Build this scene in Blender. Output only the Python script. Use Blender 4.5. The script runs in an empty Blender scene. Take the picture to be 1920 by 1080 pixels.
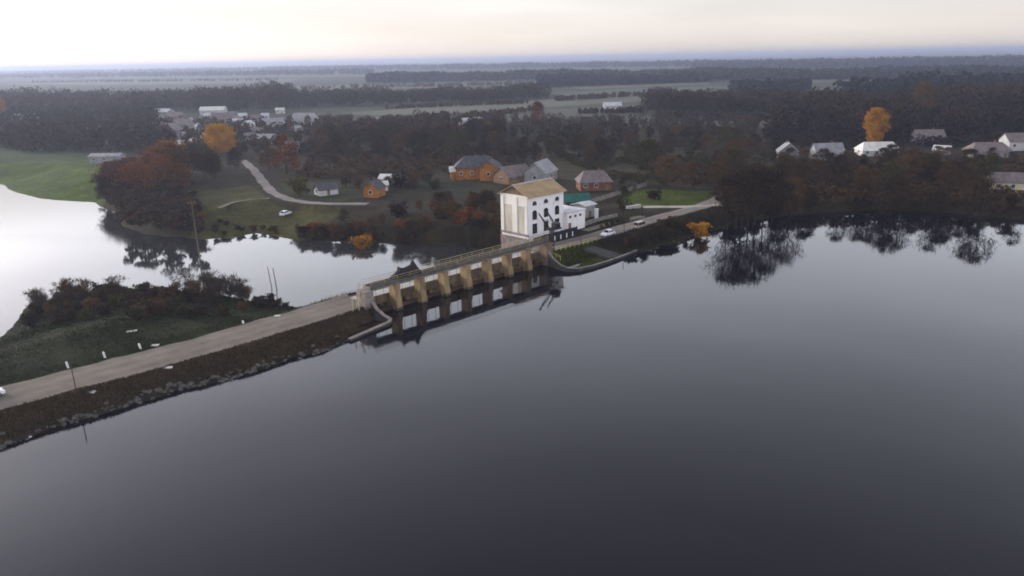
import bpy, math, random
import numpy as np
from mathutils import Vector, Matrix

random.seed(7)
rng = np.random.default_rng(11)
SC = bpy.context.scene
COL = SC.collection
PI = math.pi
R = math.radians

# ------------------------------------------------------------------ camera
CAM_H, FOC = 45.0, 1400.0                    # height over the reservoir, focal length for a 1920 px wide picture
PITCH, ROLL = R(17.1), R(1.15)
cam_d = bpy.data.cameras.new('camera')
cam = bpy.data.objects.new('camera', cam_d)
COL.objects.link(cam)
cam_d.sensor_width = 36.0
cam_d.lens = 36.0 * FOC / 1920.0
cam_d.clip_start, cam_d.clip_end = 1.0, 80000.0
cam.matrix_world = Matrix.Translation((0, 0, CAM_H)) @ Matrix.Rotation(PI / 2 - PITCH, 4, 'X') @ Matrix.Rotation(-ROLL, 4, 'Z')
SC.camera = cam

# ------------------------------------------------------------------ sky, sun, exposure
SUN_AZ, SUN_EL = R(-63), R(12)                # azimuth from the view direction (+Y), clockwise positive
world = bpy.data.worlds.new('World')
SC.world = world
world.use_nodes = True
wn = world.node_tree.nodes
wl = world.node_tree.links
wn.clear()
sky = wn.new('ShaderNodeTexSky')
sky.sky_type = 'NISHITA'
sky.sun_disc = False
sky.sun_elevation = SUN_EL
sky.sun_rotation = SUN_AZ
sky.air_density = 1.0
sky.dust_density = 1.0
sky.ozone_density = 1.0
hs = wn.new('ShaderNodeHueSaturation')
hs.inputs['Saturation'].default_value = 0.31
bg = wn.new('ShaderNodeBackground')
bg.inputs['Strength'].default_value = 0.10
wo = wn.new('ShaderNodeOutputWorld')
wl.new(sky.outputs[0], hs.inputs['Color'])
tn = wn.new('ShaderNodeMix')
tn.data_type = 'RGBA'
tn.blend_type = 'MULTIPLY'
tn.inputs[0].default_value = 1.0
tn.inputs[7].default_value = (1.035, 0.985, 1.025, 1)
wl.new(hs.outputs[0], tn.inputs[6])
# murk near the horizon: thick low air evens out and dims the lowest few degrees of the overcast sky
tcw = wn.new('ShaderNodeTexCoord')
sx = wn.new('ShaderNodeSeparateXYZ')
wl.new(tcw.outputs['Generated'], sx.inputs[0])
mk = wn.new('ShaderNodeMapRange')
mk.interpolation_type = 'SMOOTHSTEP'
mk.inputs['From Min'].default_value, mk.inputs['From Max'].default_value = 0.08, 0.20
mk.inputs['To Min'].default_value, mk.inputs['To Max'].default_value = 0.38, 0.02
wl.new(sx.outputs['Z'], mk.inputs['Value'])
cmap = wn.new('ShaderNodeMapping')
cmap.inputs['Scale'].default_value = (2.0, 2.0, 14.0)
wl.new(tcw.outputs['Generated'], cmap.inputs['Vector'])
cn = wn.new('ShaderNodeTexNoise')
cn.inputs['Scale'].default_value = 1.6
cn.inputs['Detail'].default_value = 5
wl.new(cmap.outputs[0], cn.inputs['Vector'])
cr_ = wn.new('ShaderNodeMapRange')
cr_.inputs['From Min'].default_value, cr_.inputs['From Max'].default_value = 0.3, 0.7
cr_.inputs['To Min'].default_value, cr_.inputs['To Max'].default_value = 0.93, 1.07
wl.new(cn.outputs['Fac'], cr_.inputs['Value'])
bw = wn.new('ShaderNodeRGBToBW')
wl.new(tn.outputs[2], bw.inputs[0])
m1 = wn.new('ShaderNodeMath'); m1.operation = 'MULTIPLY_ADD'; m1.inputs[2].default_value = 1.0
wl.new(bw.outputs[0], m1.inputs[0]); wl.new(mk.outputs[0], m1.inputs[1])
m3 = wn.new('ShaderNodeMath'); m3.operation = 'DIVIDE'
dk = wn.new('ShaderNodeMapRange')                     # the cloud deck is heavier overhead than towards the glow at the horizon
dk.interpolation_type = 'SMOOTHSTEP'
dk.inputs['From Min'].default_value, dk.inputs['From Max'].default_value = 0.28, 0.66
dk.inputs['To Min'].default_value, dk.inputs['To Max'].default_value = 1.0, 0.55
wl.new(sx.outputs['Z'], dk.inputs['Value'])
m4 = wn.new('ShaderNodeMath'); m4.operation = 'MULTIPLY'
wl.new(cr_.outputs[0], m4.inputs[0]); wl.new(dk.outputs[0], m4.inputs[1])
wl.new(m4.outputs[0], m3.inputs[0]); wl.new(m1.outputs[0], m3.inputs[1])
vs_ = wn.new('ShaderNodeVectorMath'); vs_.operation = 'SCALE'
wl.new(tn.outputs[2], vs_.inputs[0]); wl.new(m3.outputs[0], vs_.inputs['Scale'])
wl.new(vs_.outputs[0], bg.inputs['Color'])
wl.new(bg.outputs[0], wo.inputs['Surface'])

sun_d = bpy.data.lights.new('sun', 'SUN')
sun_d.energy = 0.5
sun_d.angle = R(25)
sun_d.color = (1.0, 0.93, 0.84)
sun = bpy.data.objects.new('sun', sun_d)
COL.objects.link(sun)
sdir = Vector((math.sin(SUN_AZ) * math.cos(SUN_EL), math.cos(SUN_AZ) * math.cos(SUN_EL), math.sin(SUN_EL)))
sun.rotation_euler = sdir.to_track_quat('Z', 'Y').to_euler()

SC.view_settings.view_transform = 'Standard'
SC.view_settings.look = 'None'
SC.view_settings.exposure = 2.5
SC.view_settings.gamma = 1.0
SC.view_settings.use_curve_mapping = False
SC.render.engine = 'CYCLES'
SC.cycles.max_bounces = 6
SC.cycles.volume_bounces = 0
SC.cycles.use_denoising = True
SC.cycles.filter_width = 1.8

# ------------------------------------------------------------------ picture to ground, dam frame
def ray(u, v):
    x, y = (u - 960) / FOC, -(v - 540) / FOC
    c, s = math.cos(ROLL), math.sin(ROLL)
    X, Y = c * x + s * y, -s * x + c * y
    return Vector((X, math.cos(PITCH) + Y * math.sin(PITCH), -math.sin(PITCH) + Y * math.cos(PITCH)))

def at(u, v, z=0.0):
    d = ray(u, v)
    return Vector((0, 0, CAM_H)) + d * ((z - CAM_H) / d.z)

A0 = Vector((-25.6, 129.7, 0))               # waterline of the near dam abutment
EX, EY = Vector((0.7124, 0.7018, 0)), Vector((-0.7018, 0.7124, 0))   # along the dam, downstream
DAM_ROT = math.atan2(EX.y, EX.x)

def D(t, n, z=0.0):
    p = A0 + EX * t + EY * n
    return Vector((p.x, p.y, z))

def to_dam(x, y):
    dx, dy = x - A0.x, y - A0.y
    return dx * EX.x + dy * EX.y, dx * EY.x + dy * EY.y

# ------------------------------------------------------------------ materials
MATS = {}
def mat(name, c1, c2=None, scale=1.0, rough=0.9, bump=0.0, detail=5.0, metal=0.0, spec=0.3, stretch=None, lo=0.35, hi=0.65):
    if name in MATS:
        return MATS[name]
    m = bpy.data.materials.new(name)
    m.use_nodes = True
    nt = m.node_tree
    b = nt.nodes['Principled BSDF']
    b.inputs['Roughness'].default_value = rough
    b.inputs['Metallic'].default_value = metal
    b.inputs['Specular IOR Level'].default_value = spec
    if c2 is None:
        b.inputs['Base Color'].default_value = (*c1, 1)
    else:
        tc = nt.nodes.new('ShaderNodeTexCoord')
        mp = nt.nodes.new('ShaderNodeMapping')
        if stretch:
            mp.inputs['Scale'].default_value = stretch
        nz = nt.nodes.new('ShaderNodeTexNoise')
        nz.inputs['Scale'].default_value = scale
        nz.inputs['Detail'].default_value = detail
        nz.inputs['Roughness'].default_value = 0.62
        rp = nt.nodes.new('ShaderNodeValToRGB')
        rp.color_ramp.elements[0].position, rp.color_ramp.elements[1].position = lo, hi
        rp.color_ramp.elements[0].color = (*c1, 1)
        rp.color_ramp.elements[1].color = (*c2, 1)
        nt.links.new(tc.outputs['Object'], mp.inputs['Vector'])
        nt.links.new(mp.outputs[0], nz.inputs['Vector'])
        nt.links.new(nz.outputs['Fac'], rp.inputs['Fac'])
        nt.links.new(rp.outputs[0], b.inputs['Base Color'])
        if bump:
            bp = nt.nodes.new('ShaderNodeBump')
            bp.inputs['Strength'].default_value = 0.6
            bp.inputs['Distance'].default_value = bump
            nt.links.new(nz.outputs['Fac'], bp.inputs['Height'])
            nt.links.new(bp.outputs[0], b.inputs['Normal'])
    MATS[name] = m
    return m

def crown_mat(name, c1, c2):
    """foliage / twigs: colour differs by tree and clump; crown tint also carries painted shading"""
    m = bpy.data.materials.new(name)
    m.use_nodes = True
    nt = m.node_tree
    b = nt.nodes['Principled BSDF']
    b.inputs['Roughness'].default_value = 0.85
    b.inputs['Specular IOR Level'].default_value = 0.15
    oi = nt.nodes.new('ShaderNodeObjectInfo')
    at_ = nt.nodes.new('ShaderNodeAttribute')
    at_.attribute_name = 'tint'
    mx = nt.nodes.new('ShaderNodeMix')
    mx.data_type = 'RGBA'
    mx.inputs[6].default_value = (*c1, 1)
    mx.inputs[7].default_value = (*c2, 1)
    ad = nt.nodes.new('ShaderNodeMath')
    ad.operation = 'MULTIPLY_ADD'
    ad.inputs[1].default_value = 0.45
    nt.links.new(at_.outputs['Fac'], ad.inputs[0])
    m2 = nt.nodes.new('ShaderNodeMath')
    m2.operation = 'MULTIPLY'
    m2.inputs[1].default_value = 0.6
    nt.links.new(oi.outputs['Random'], m2.inputs[0])
    nt.links.new(m2.outputs[0], ad.inputs[2])
    nt.links.new(ad.outputs[0], mx.inputs[0])
    nt.links.new(mx.outputs[2], b.inputs['Base Color'])
    MATS[name] = m
    return m

concrete = mat('concrete', (0.11, 0.075, 0.045), (0.24, 0.175, 0.11), 0.5, 0.9, 0.02, stretch=(1, 1, 0.35))
pier_concrete = mat('tan pier concrete', (0.15, 0.10, 0.05), (0.37, 0.265, 0.135), 0.5, 0.9, 0.02, stretch=(1, 1, 0.35))
concrete_pink = mat('pale weathered concrete', (0.17, 0.135, 0.12), (0.32, 0.265, 0.24), 0.9, 0.9, 0.02)
concrete_grey = mat('grey concrete', (0.13, 0.12, 0.10), (0.27, 0.25, 0.22), 0.8, 0.9, 0.02)
concrete_wet = mat('wet dark concrete', (0.05, 0.042, 0.035), (0.10, 0.08, 0.06), 0.8, 0.6, 0.02)
apron = mat('dark apron concrete', (0.030, 0.029, 0.028), (0.062, 0.058, 0.054), 0.8, 0.9, 0.02)
rust_steel = mat('rusty steel', (0.040, 0.020, 0.012), (0.10, 0.052, 0.030), 1.2, 0.8, 0.01)
dark_steel = mat('dark steel', (0.010, 0.008, 0.009), (0.022, 0.017, 0.017), 2.0, 0.6)
navy_steel = mat('navy painted steel', (0.006, 0.007, 0.014), (0.016, 0.016, 0.026), 2.0, 0.55)
tarp = mat('dark tarpaulin', (0.012, 0.010, 0.011), (0.03, 0.024, 0.024), 1.5, 0.8, 0.05)
yellow_paint = mat('faded yellow paint', (0.42, 0.36, 0.07), (0.62, 0.55, 0.18), 3.0, 0.7)
cream_paint = mat('pale yellow paint', (0.36, 0.30, 0.15), (0.52, 0.45, 0.26), 3.0, 0.7)
white_paint = mat('white paint', (0.66, 0.65, 0.63), (0.82, 0.81, 0.80), 2.0, 0.7)
plaster = mat('white plaster', (0.58, 0.54, 0.53), (0.90, 0.865, 0.865), 0.7, 0.9, 0.01, stretch=(1, 1, 0.3), lo=0.24, hi=0.46)
plaster_shade = mat('river-face plaster', (0.62, 0.58, 0.52), (0.80, 0.76, 0.70), 0.5, 0.9, 0.01, stretch=(1, 1, 0.3), lo=0.25, hi=0.55)  # river-face copy of the white plaster, its warmer light put into the colour
tan_roof = mat('tan sheet roof', (0.34, 0.235, 0.12), (0.47, 0.34, 0.19), 0.35, 0.65, 0.01)
brown_board = mat('brown boards', (0.14, 0.085, 0.045), (0.24, 0.15, 0.085), 1.2, 0.85)
glass = mat('dark window glass', (0.012, 0.011, 0.014), None, rough=0.12, spec=0.5)
slate = mat('dark slate roof', (0.05, 0.05, 0.06), (0.10, 0.095, 0.105), 0.6, 0.8, 0.02)
grey_roof = mat('grey sheet roof', (0.20, 0.20, 0.215), (0.33, 0.32, 0.335), 0.5, 0.6)
pale_roof = mat('pale sheet roof', (0.42, 0.43, 0.45), (0.62, 0.62, 0.64), 0.4, 0.55)
white_roof = mat('white sheet roof', (0.54, 0.52, 0.48), (0.74, 0.72, 0.68), 0.3, 0.6)
mauve_roof = mat('weathered tile roof', (0.13, 0.10, 0.10), (0.22, 0.18, 0.175), 0.8, 0.85, 0.02)
green_roof = mat('teal sheet roof', (0.010, 0.075, 0.058), (0.02, 0.13, 0.10), 0.6, 0.5)
orange_brick = mat('orange brick', (0.25, 0.085, 0.018), (0.44, 0.18, 0.040), 0.8, 0.9, 0.02)
red_brick = mat('red brown brick', (0.13, 0.055, 0.03), (0.22, 0.10, 0.06), 0.8, 0.9, 0.02)
grey_wall = mat('grey wall', (0.22, 0.215, 0.22), (0.34, 0.33, 0.33), 0.6, 0.9)
white_wall = mat('white wall', (0.42, 0.41, 0.40), (0.62, 0.61, 0.60), 0.5, 0.9)
cream_wall = mat('cream wall', (0.60, 0.52, 0.33), (0.75, 0.68, 0.48), 0.5, 0.9)
wood = mat('grey weathered wood', (0.09, 0.07, 0.045), (0.18, 0.145, 0.10), 3.0, 0.9, stretch=(1, 1, 0.2))
bark = mat('bark', (0.012, 0.009, 0.008), (0.028, 0.021, 0.017), 3.0, 0.95)
stone = mat('shore stone', (0.022, 0.019, 0.016), (0.15, 0.135, 0.115), 1.8, 0.9, 0.05)
pale_stone = mat('pale stone', (0.42, 0.40, 0.37), (0.66, 0.64, 0.60), 1.5, 0.9, 0.03)
dirt_road = mat('dirt road', (0.115, 0.098, 0.080), (0.205, 0.177, 0.148), 0.22, 0.95, 0.03, detail=9.0, lo=0.3, hi=0.7)
asphalt = mat('worn asphalt', (0.15, 0.128, 0.112), (0.25, 0.215, 0.19), 0.25, 0.95, 0.02, detail=9.0, lo=0.3, hi=0.7)
car_white = mat('white car paint', (0.78, 0.78, 0.78), None, rough=0.25, spec=0.5)
car_sand = mat('sand car paint', (0.42, 0.37, 0.30), None, rough=0.35, spec=0.5)
rubber = mat('rubber', (0.012, 0.012, 0.012), None, rough=0.85)
chrome = mat('wheel rim', (0.4, 0.4, 0.42), None, rough=0.4, metal=0.8)
lamp_clear = mat('lamp glass', (0.7, 0.7, 0.68), None, rough=0.15, spec=0.5)
lamp_red = mat('red lamp glass', (0.35, 0.02, 0.015), None, rough=0.2, spec=0.5)

PAL = {
    'dark':   crown_mat('dark twigs', (0.011, 0.0062, 0.0028), (0.046, 0.027, 0.012)),
    'brown':  crown_mat('brown twigs', (0.028, 0.0145, 0.005), (0.105, 0.058, 0.021)),
    'olive':  crown_mat('olive leaves', (0.016, 0.015, 0.004), (0.060, 0.051, 0.013)),
    'grey':   crown_mat('grey twigs', (0.028, 0.021, 0.014), (0.085, 0.066, 0.044)),
    'rust':   crown_mat('rust leaves', (0.040, 0.014, 0.005), (0.20, 0.066, 0.010)),
    'orange': crown_mat('orange leaves', (0.19, 0.066, 0.004), (0.58, 0.29, 0.010)),
    'amber':  crown_mat('amber leaves', (0.14, 0.050, 0.006), (0.40, 0.165, 0.012)),
    'yellow': crown_mat('yellow green leaves', (0.045, 0.038, 0.006), (0.16, 0.12, 0.012)),
    'blue':   crown_mat('haze-blue crowns', (0.007, 0.011, 0.013), (0.020, 0.027, 0.030)),  # far woods only: blue of distance painted into the crown colour
}
grass_mat = crown_mat('bank grass', (0.038, 0.025, 0.013), (0.125, 0.085, 0.048))
grass_green = crown_mat('verge grass', (0.010, 0.014, 0.003), (0.030, 0.036, 0.008))

# ------------------------------------------------------------------ mesh helpers
class MB:
    def __init__(s):
        s.v, s.f = [], []
    def quadmesh(s, verts, faces):
        o = len(s.v)
        s.v += [tuple(p) for p in verts]
        s.f += [tuple(i + o for i in f) for f in faces]
        return s
    def box(s, x0, x1, y0, y1, z0, z1):
        return s.quadmesh([(x0, y0, z0), (x1, y0, z0), (x1, y1, z0), (x0, y1, z0), (x0, y0, z1), (x1, y0, z1), (x1, y1, z1), (x0, y1, z1)],
                          [(0, 3, 2, 1), (4, 5, 6, 7), (0, 1, 5, 4), (1, 2, 6, 5), (2, 3, 7, 6), (3, 0, 4, 7)])
    def prism(s, poly, axis, a0, a1):
        """poly of 2-D points swept along an axis: 'x' (y,z), 'y' (x,z), 'z' (x,y)"""
        n = len(poly)
        def P(p, a):
            return {'x': (a, p[0], p[1]), 'y': (p[0], a, p[1]), 'z': (p[0], p[1], a)}[axis]
        vs = [P(p, a0) for p in poly] + [P(p, a1) for p in poly]
        fs = [tuple(range(n - 1, -1, -1)), tuple(range(n, 2 * n))]
        fs += [(i, (i + 1) % n, n + (i + 1) % n, n + i) for i in range(n)]
        return s.quadmesh(vs, fs)
    def tube(s, p0, p1, r0, r1=None, n=6):
        r1 = r0 if r1 is None else r1
        p0, p1 = Vector(p0), Vector(p1)
        d = (p1 - p0).normalized()
        a = d.orthogonal().normalized()
        b = d.cross(a)
        vs = []
        for p, r in ((p0, r0), (p1, r1)):
            for k in range(n):
                an = 2 * PI * k / n
                vs.append(p + a * (r * math.cos(an)) + b * (r * math.sin(an)))
        fs = [(k, (k + 1) % n, n + (k + 1) % n, n + k) for k in range(n)]
        fs += [tuple(range(n - 1, -1, -1)), tuple(range(n, 2 * n))]
        return s.quadmesh(vs, fs)
    def beam(s, p0, p1, w, h):
        p0, p1 = Vector(p0), Vector(p1)
        d = (p1 - p0).normalized()
        a = d.cross(Vector((0, 0, 1)))
        a = a.normalized() if a.length > 1e-4 else Vector((1, 0, 0))
        b = a.cross(d)
        vs = []
        for p in (p0, p1):
            for sa, sb in ((-1, -1), (1, -1), (1, 1), (-1, 1)):
                vs.append(p + a * (sa * w / 2) + b * (sb * h / 2))
        return s.quadmesh(vs, [(0, 1, 2, 3), (7, 6, 5, 4), (0, 4, 5, 1), (1, 5, 6, 2), (2, 6, 7, 3), (3, 7, 4, 0)])
    def mesh(s, name):
        me = bpy.data.meshes.new(name)
        me.from_pydata(s.v, [], s.f)
        me.update()
        return me
    def build(s, name, m, parent=None, bevel=0.0, smooth=False):
        o = bpy.data.objects.new(name, s.mesh(name))
        COL.objects.link(o)
        o.data.materials.append(m)
        if parent is not None:
            o.parent = parent
        if bevel:
            md = o.modifiers.new('bevel', 'BEVEL')
            md.width = bevel
            md.segments = 2
            md.limit_method = 'ANGLE'
        if smooth:
            for p in o.data.polygons:
                p.use_smooth = True
        return o

def tag(o, label=None, cat=None, group=None, kind=None):
    if label: o['label'] = label
    if cat: o['category'] = cat
    if group: o['group'] = group
    if kind: o['kind'] = kind
    return o

def thing(name, loc, rz, label, cat, group=None):
    o = bpy.data.objects.new(name, None)
    o.empty_display_size = 0.3
    COL.objects.link(o)
    o.location = loc
    o.rotation_euler = (0, 0, rz)
    return tag(o, label, cat, group)

def tri_mesh(name, V, T, tint=None, mats=()):
    """fast triangle mesh from numpy arrays"""
    me = bpy.data.meshes.new(name)
    V = np.asarray(V, np.float32)
    T = np.asarray(T, np.int32)
    k = T.shape[1]
    me.vertices.add(len(V))
    me.vertices.foreach_set('co', V.ravel())
    me.loops.add(T.size)
    me.loops.foreach_set('vertex_index', T.ravel())
    me.polygons.add(len(T))
    me.polygons.foreach_set('loop_start', np.arange(0, T.size, k, dtype=np.int32))
    me.polygons.foreach_set('loop_total', np.full(len(T), k, np.int32))
    me.update(calc_edges=True)
    if tint is not None:
        a = me.attributes.new('tint', 'FLOAT', 'POINT')
        a.data.foreach_set('value', np.asarray(tint, np.float32))
    for m in mats:
        me.materials.append(m)
    return me

# ------------------------------------------------------------------ ground shape
def dam_poly(pts):
    return np.array([D(t, n)[:2] for t, n in pts])

UP = dam_poly([(-300, -4), (-200, -4.5), (-120, -5), (-75, -5.4), (-60, -6.3), (-52, -5.2), (-44.6, -5.6), (-38, -5.3), (-33, -6.6), (-25, -7.3), (-20, -7.0),
               (-14, -8.1), (-9.6, -6.8), (-4, -6), (0, -5.4), (0.6, 3), (46.8, 3), (46.8, -1), (45.8, -7.2), (52, -8.8), (60, -8.7), (69.7, -7.8),
               (74, -9.6), (80, -8.6), (84, -10.4), (89, -10.2), (95, -8.9), (104, -9.7), (118, -11), (131, -14), (144.6, -22), (159, -33), (166, -48), (168, -66),
               (175, -110), (190, -300), (-300, -300)])
LO = dam_poly([(2, 9), (0.5, 14), (-2, 24), (-5, 31), (-9, 45), (-15, 59), (-22, 67), (-30.8, 73), (-40, 69), (-44.3, 59.7), (-48.9, 50.6), (-70, 40), (-300, 40),
               (-300, 420), (-60, 420), (-2.5, 277), (-4, 245), (-1.7, 220), (9.7, 193), (8, 165), (1.9, 138.4), (2.2, 121), (11, 101), (18, 97), (25.5, 97), (29.2, 79),
               (36.4, 65.4), (46, 53), (54, 41), (59, 27), (61, 22.5), (56, 12), (47.5, 9)])

def sdf(poly, x, y):
    """signed distance to a polygon, positive outside"""
    d2 = np.full(x.shape, 1e18)
    ins = np.zeros(x.shape, bool)
    n = len(poly)
    for i in range(n):
        ax, ay = poly[i]
        bx, by = poly[(i + 1) % n]
        ex, ey = bx - ax, by - ay
        t = np.clip(((x - ax) * ex + (y - ay) * ey) / (ex * ex + ey * ey), 0, 1)
        d2 = np.minimum(d2, (x - ax - t * ex) ** 2 + (y - ay - t * ey) ** 2)
        c = ((ay > y) != (by > y)) & (x < (bx - ax) * (y - ay) / (by - ay + 1e-12) + ax)
        ins ^= c
    d = np.sqrt(d2)
    return np.where(ins, -d, d)

def line_dist(pts, x, y):
    d2 = np.full(x.shape, 1e18)
    for i in range(len(pts) - 1):
        ax, ay = pts[i][0], pts[i][1]
        bx, by = pts[i + 1][0], pts[i + 1][1]
        ex, ey = bx - ax, by - ay
        t = np.clip(((x - ax) * ex + (y - ay) * ey) / (ex * ex + ey * ey + 1e-9), 0, 1)
        d2 = np.minimum(d2, (x - ax - t * ex) ** 2 + (y - ay - t * ey) ** 2)
    return np.sqrt(d2)

def wob(x, y):
    return (np.sin(x * .21 + 1.3 * np.sin(y * .13)) + np.sin(y * .27 + 1.7 * np.sin(x * .11 + 2)) + .6 * np.sin(x * .61 + y * .47) + .5 * np.sin(x * 1.1 - y * .93 + np.sin(x * .5))) / 3.1

LAND = 2.6
ROADS = []      # (centre line, half width, height)
ROAD_Z = 2.3

def height(x, y):
    x = np.asarray(x, float)
    y = np.asarray(y, float)
    near = (np.hypot(x, y) < 520)
    h = np.full(x.shape, LAND)
    if near.any():
        xs, ys = x[near], y[near]
        w = wob(xs, ys)
        du = sdf(UP, xs, ys) + 0.5 * w
        dl = sdf(LO, xs, ys) + 0.8 * w
        t, n = to_dam(xs, ys)
        hu = np.where(du > 0, 0.50 * du, 0.30 * du)
        ky = np.clip((t - 50) / 9, 0, 1) * np.clip((165 - t) / 10, 0, 1) * np.clip((n - 3) / 3, 0, 1) * np.clip((78 - n) / 25, 0, 1)
        dl = np.where((dl > 0) | ((t > 57) & (n > 12) & (n < 26)), np.maximum(dl, 0) + 40 * ky, dl)
        hl = -3 + np.where(dl > 0, 0.21 * dl, 0.3 * dl)
        hh = np.minimum(np.minimum(hu, hl), LAND - 0.15 + 0.15 * w)
        hh = np.maximum(hh, np.where(du < 0, -2.2, -4.5))
        for pts, hw, z in ROADS:
            d = line_dist(pts, xs, ys)
            k = np.clip((d - hw - 0.6) / 2.2, 0, 1)
            k = k * k * (3 - 2 * k)
            hh = np.where(du > 1.0, hh * k + (z - 0.07) * (1 - k), hh)
        hh = np.where((t > 0.6) & (t < 46.8) & (n > -2) & (n < 9), -3.6, hh)
        far = np.clip((np.hypot(xs, ys) - 420) / 90, 0, 1)
        h[near] = hh * (1 - far) + LAND * far
    return h

def gz(p):
    return float(height(np.array([p[0]]), np.array([p[1]]))[0])

def on_ground(u, v):
    p = at(u, v, 2.4)
    for _ in range(4):
        p = at(u, v, gz(p))
    p.z = gz(p)
    return p

# road centre lines
road_left = [D(t, n) for t, n in ((-300, 4.5), (-120, 5.0), (-58, 4.8), (-40, 3.7), (-24, 3.6), (-12, 4.0), (-4, 4.9), (0.6, 5.1))]
road_right = [D(t, n) for t, n in ((46.8, 5.1), (56, 4.9), (70, 4.0), (90, 4.6), (110, 4.4), (125, 5.2), (150, 10), (175, 17), (200, 20))]
ROADS.append((road_left, 4.4, ROAD_Z))
ROADS.append((road_right, 2.9, ROAD_Z))
village_road = [at(u, v, LAND) for u, v in ((690, 381.5), (665, 381), (640, 381), (590, 380), (548, 374), (515, 362), (497, 345), (484, 328), (474, 316), (455, 300))]
ROADS.append((village_road, 2.6, LAND - 0.15))
yard_path = [at(u, v, ROAD_Z) for u, v in ((1095, 432), (1130, 422), (1170, 412), (1205, 405))]
ROADS.append((yard_path, 1.3, ROAD_Z - 0.1))
branch_road = [at(u, v, ROAD_Z) for u, v in ((1352, 384), (1300, 387), (1250, 387.5), (1205, 388))]
ROADS.append((branch_road, 1.7, ROAD_Z))

# terrain sheet: fine near the water, coarse to the horizon
def terrain():
    ang = np.radians(np.linspace(-58, 58, 640))
    r = [55.0]
    while r[-1] < 480:
        r.append(r[-1] * 1.0062)
    while r[-1] < 32000:
        r.append(r[-1] * 1.035)
    r = np.array(r)
    X = r[:, None] * np.sin(ang)[None]
    Y = r[:, None] * np.cos(ang)[None]
    x, y = X.ravel(), Y.ravel()
    z = height(x, y)
    z = np.where(np.hypot(x, y) > 3500, LAND + np.clip((np.hypot(x, y) - 3500) / 9000, 0, 1) * 9 * (1 + np.sin(x * .0006 + 1) * np.sin(y * .0004)), z)
    nr, na = len(r), len(ang)
    i = np.arange((nr - 1) * (na - 1))
    a = (i // (na - 1)) * na + i % (na - 1)
    F = np.stack([a, a + 1, a + na + 1, a + na], 1)[:, ::-1]
    me = tri_mesh('terrain', np.stack([x, y, z], 1), F)
    # land cover: what grows where
    col = np.tile(np.array([0.026, 0.0195, 0.009]), (len(x), 1))
    def paint(mask, c, k=1.0):
        kk = (np.asarray(mask, float) * k)[:, None]
        col[:] = col * (1 - kk) + np.array(c) * kk
    t, n = to_dam(x, y)
    w = wob(x * .6, y * .6)
    rr = np.hypot(x, y)
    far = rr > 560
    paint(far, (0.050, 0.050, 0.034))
    paint((t < 1) & (n > 7.5) & (n < 80) & (rr < 220), (0.015, 0.019, 0.005))
    paint((t < 1) & (n > 7.5) & (n < 30) & (w > .1) & (rr < 220), (0.024, 0.027, 0.007), .8)
    paint((t < 3) & (n < 1.5) & (rr < 220), (0.050, 0.033, 0.021))
    paint((t < 3) & (n < -3.4) & (rr < 220), (0.026, 0.021, 0.016))
    paint((t > 46) & (t < 66) & (n < 2), (0.034, 0.040, 0.005))
    paint((t >= 66) & (t < 135) & (n < 3) & (rr < 300), (0.024, 0.021, 0.009))
    def px_poly(pp, z=LAND):
        return np.array([at(u, v, z)[:2] for u, v in pp])
    def area(pp):
        m = np.zeros(len(x), bool)
        idx = np.where(rr < 900)[0]
        m[idx] = (sdf(px_poly(pp), x[idx], y[idx]) + 1.2 * w[idx]) < 0
        return m
    paint(area([(-400, 300), (-100, 285), (0, 281), (90, 280), (178, 288), (200, 330), (170, 400), (-20, 400), (-400, 400)]), (0.040, 0.070, 0.001))
    paint(area([(-400, 277), (0, 276), (180, 284), (180, 300), (-400, 312)]), (0.018, 0.030, 0.012), .7)
    paint(area([(1165, 365), (1215, 352), (1340, 358), (1345, 383), (1215, 386), (1170, 380)]), (0.046, 0.062, 0.004))
    paint(area([(370, 360), (470, 345), (500, 370), (540, 384), (640, 386), (560, 420), (420, 432), (350, 420)]), (0.046, 0.043, 0.010))
    paint(area([(520, 345), (640, 340), (700, 365), (640, 376), (560, 372)]), (0.030, 0.036, 0.012), .8)
    paint(area([(780, 335), (940, 338), (930, 365), (790, 370)]), (0.028, 0.031, 0.015), .8)
    paint(area([(1000, 330), (1160, 345), (1330, 352), (1450, 318), (1420, 236), (960, 240)]), (0.046, 0.038, 0.019), .8)
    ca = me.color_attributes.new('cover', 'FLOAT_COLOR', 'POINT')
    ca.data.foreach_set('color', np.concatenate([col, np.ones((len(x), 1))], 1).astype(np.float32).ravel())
    m = bpy.data.materials.new('ground')
    m.use_nodes = True
    nt = m.node_tree
    b = nt.nodes['Principled BSDF']
    b.inputs['Roughness'].default_value = 0.95
    b.inputs['Specular IOR Level'].default_value = 0.1
    atn = nt.nodes.new('ShaderNodeAttribute'); atn.attribute_name = 'cover'
    geo = nt.nodes.new('ShaderNodeNewGeometry')
    prev = atn.outputs['Color']
    for sc, lo, hi in ((0.9, 0.62, 1.42), (0.12, 0.65, 1.40), (0.012, 0.70, 1.3)):
        nz = nt.nodes.new('ShaderNodeTexNoise')
        nz.inputs['Scale'].default_value = sc
        nz.inputs['Detail'].default_value = 6
        nt.links.new(geo.outputs['Position'], nz.inputs['Vector'])
        mr = nt.nodes.new('ShaderNodeMapRange')
        mr.inputs['From Min'].default_value, mr.inputs['From Max'].default_value = 0.3, 0.7
        mr.inputs['To Min'].default_value, mr.inputs['To Max'].default_value = lo, hi
        nt.links.new(nz.outputs['Fac'], mr.inputs['Value'])
        vm = nt.nodes.new('ShaderNodeVectorMath'); vm.operation = 'SCALE'
        nt.links.new(prev, vm.inputs[0])
        nt.links.new(mr.outputs[0], vm.inputs['Scale'])
        prev = vm.outputs[0]
    nt.links.new(prev, b.inputs['Base Color'])
    me.materials.append(m)
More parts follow.
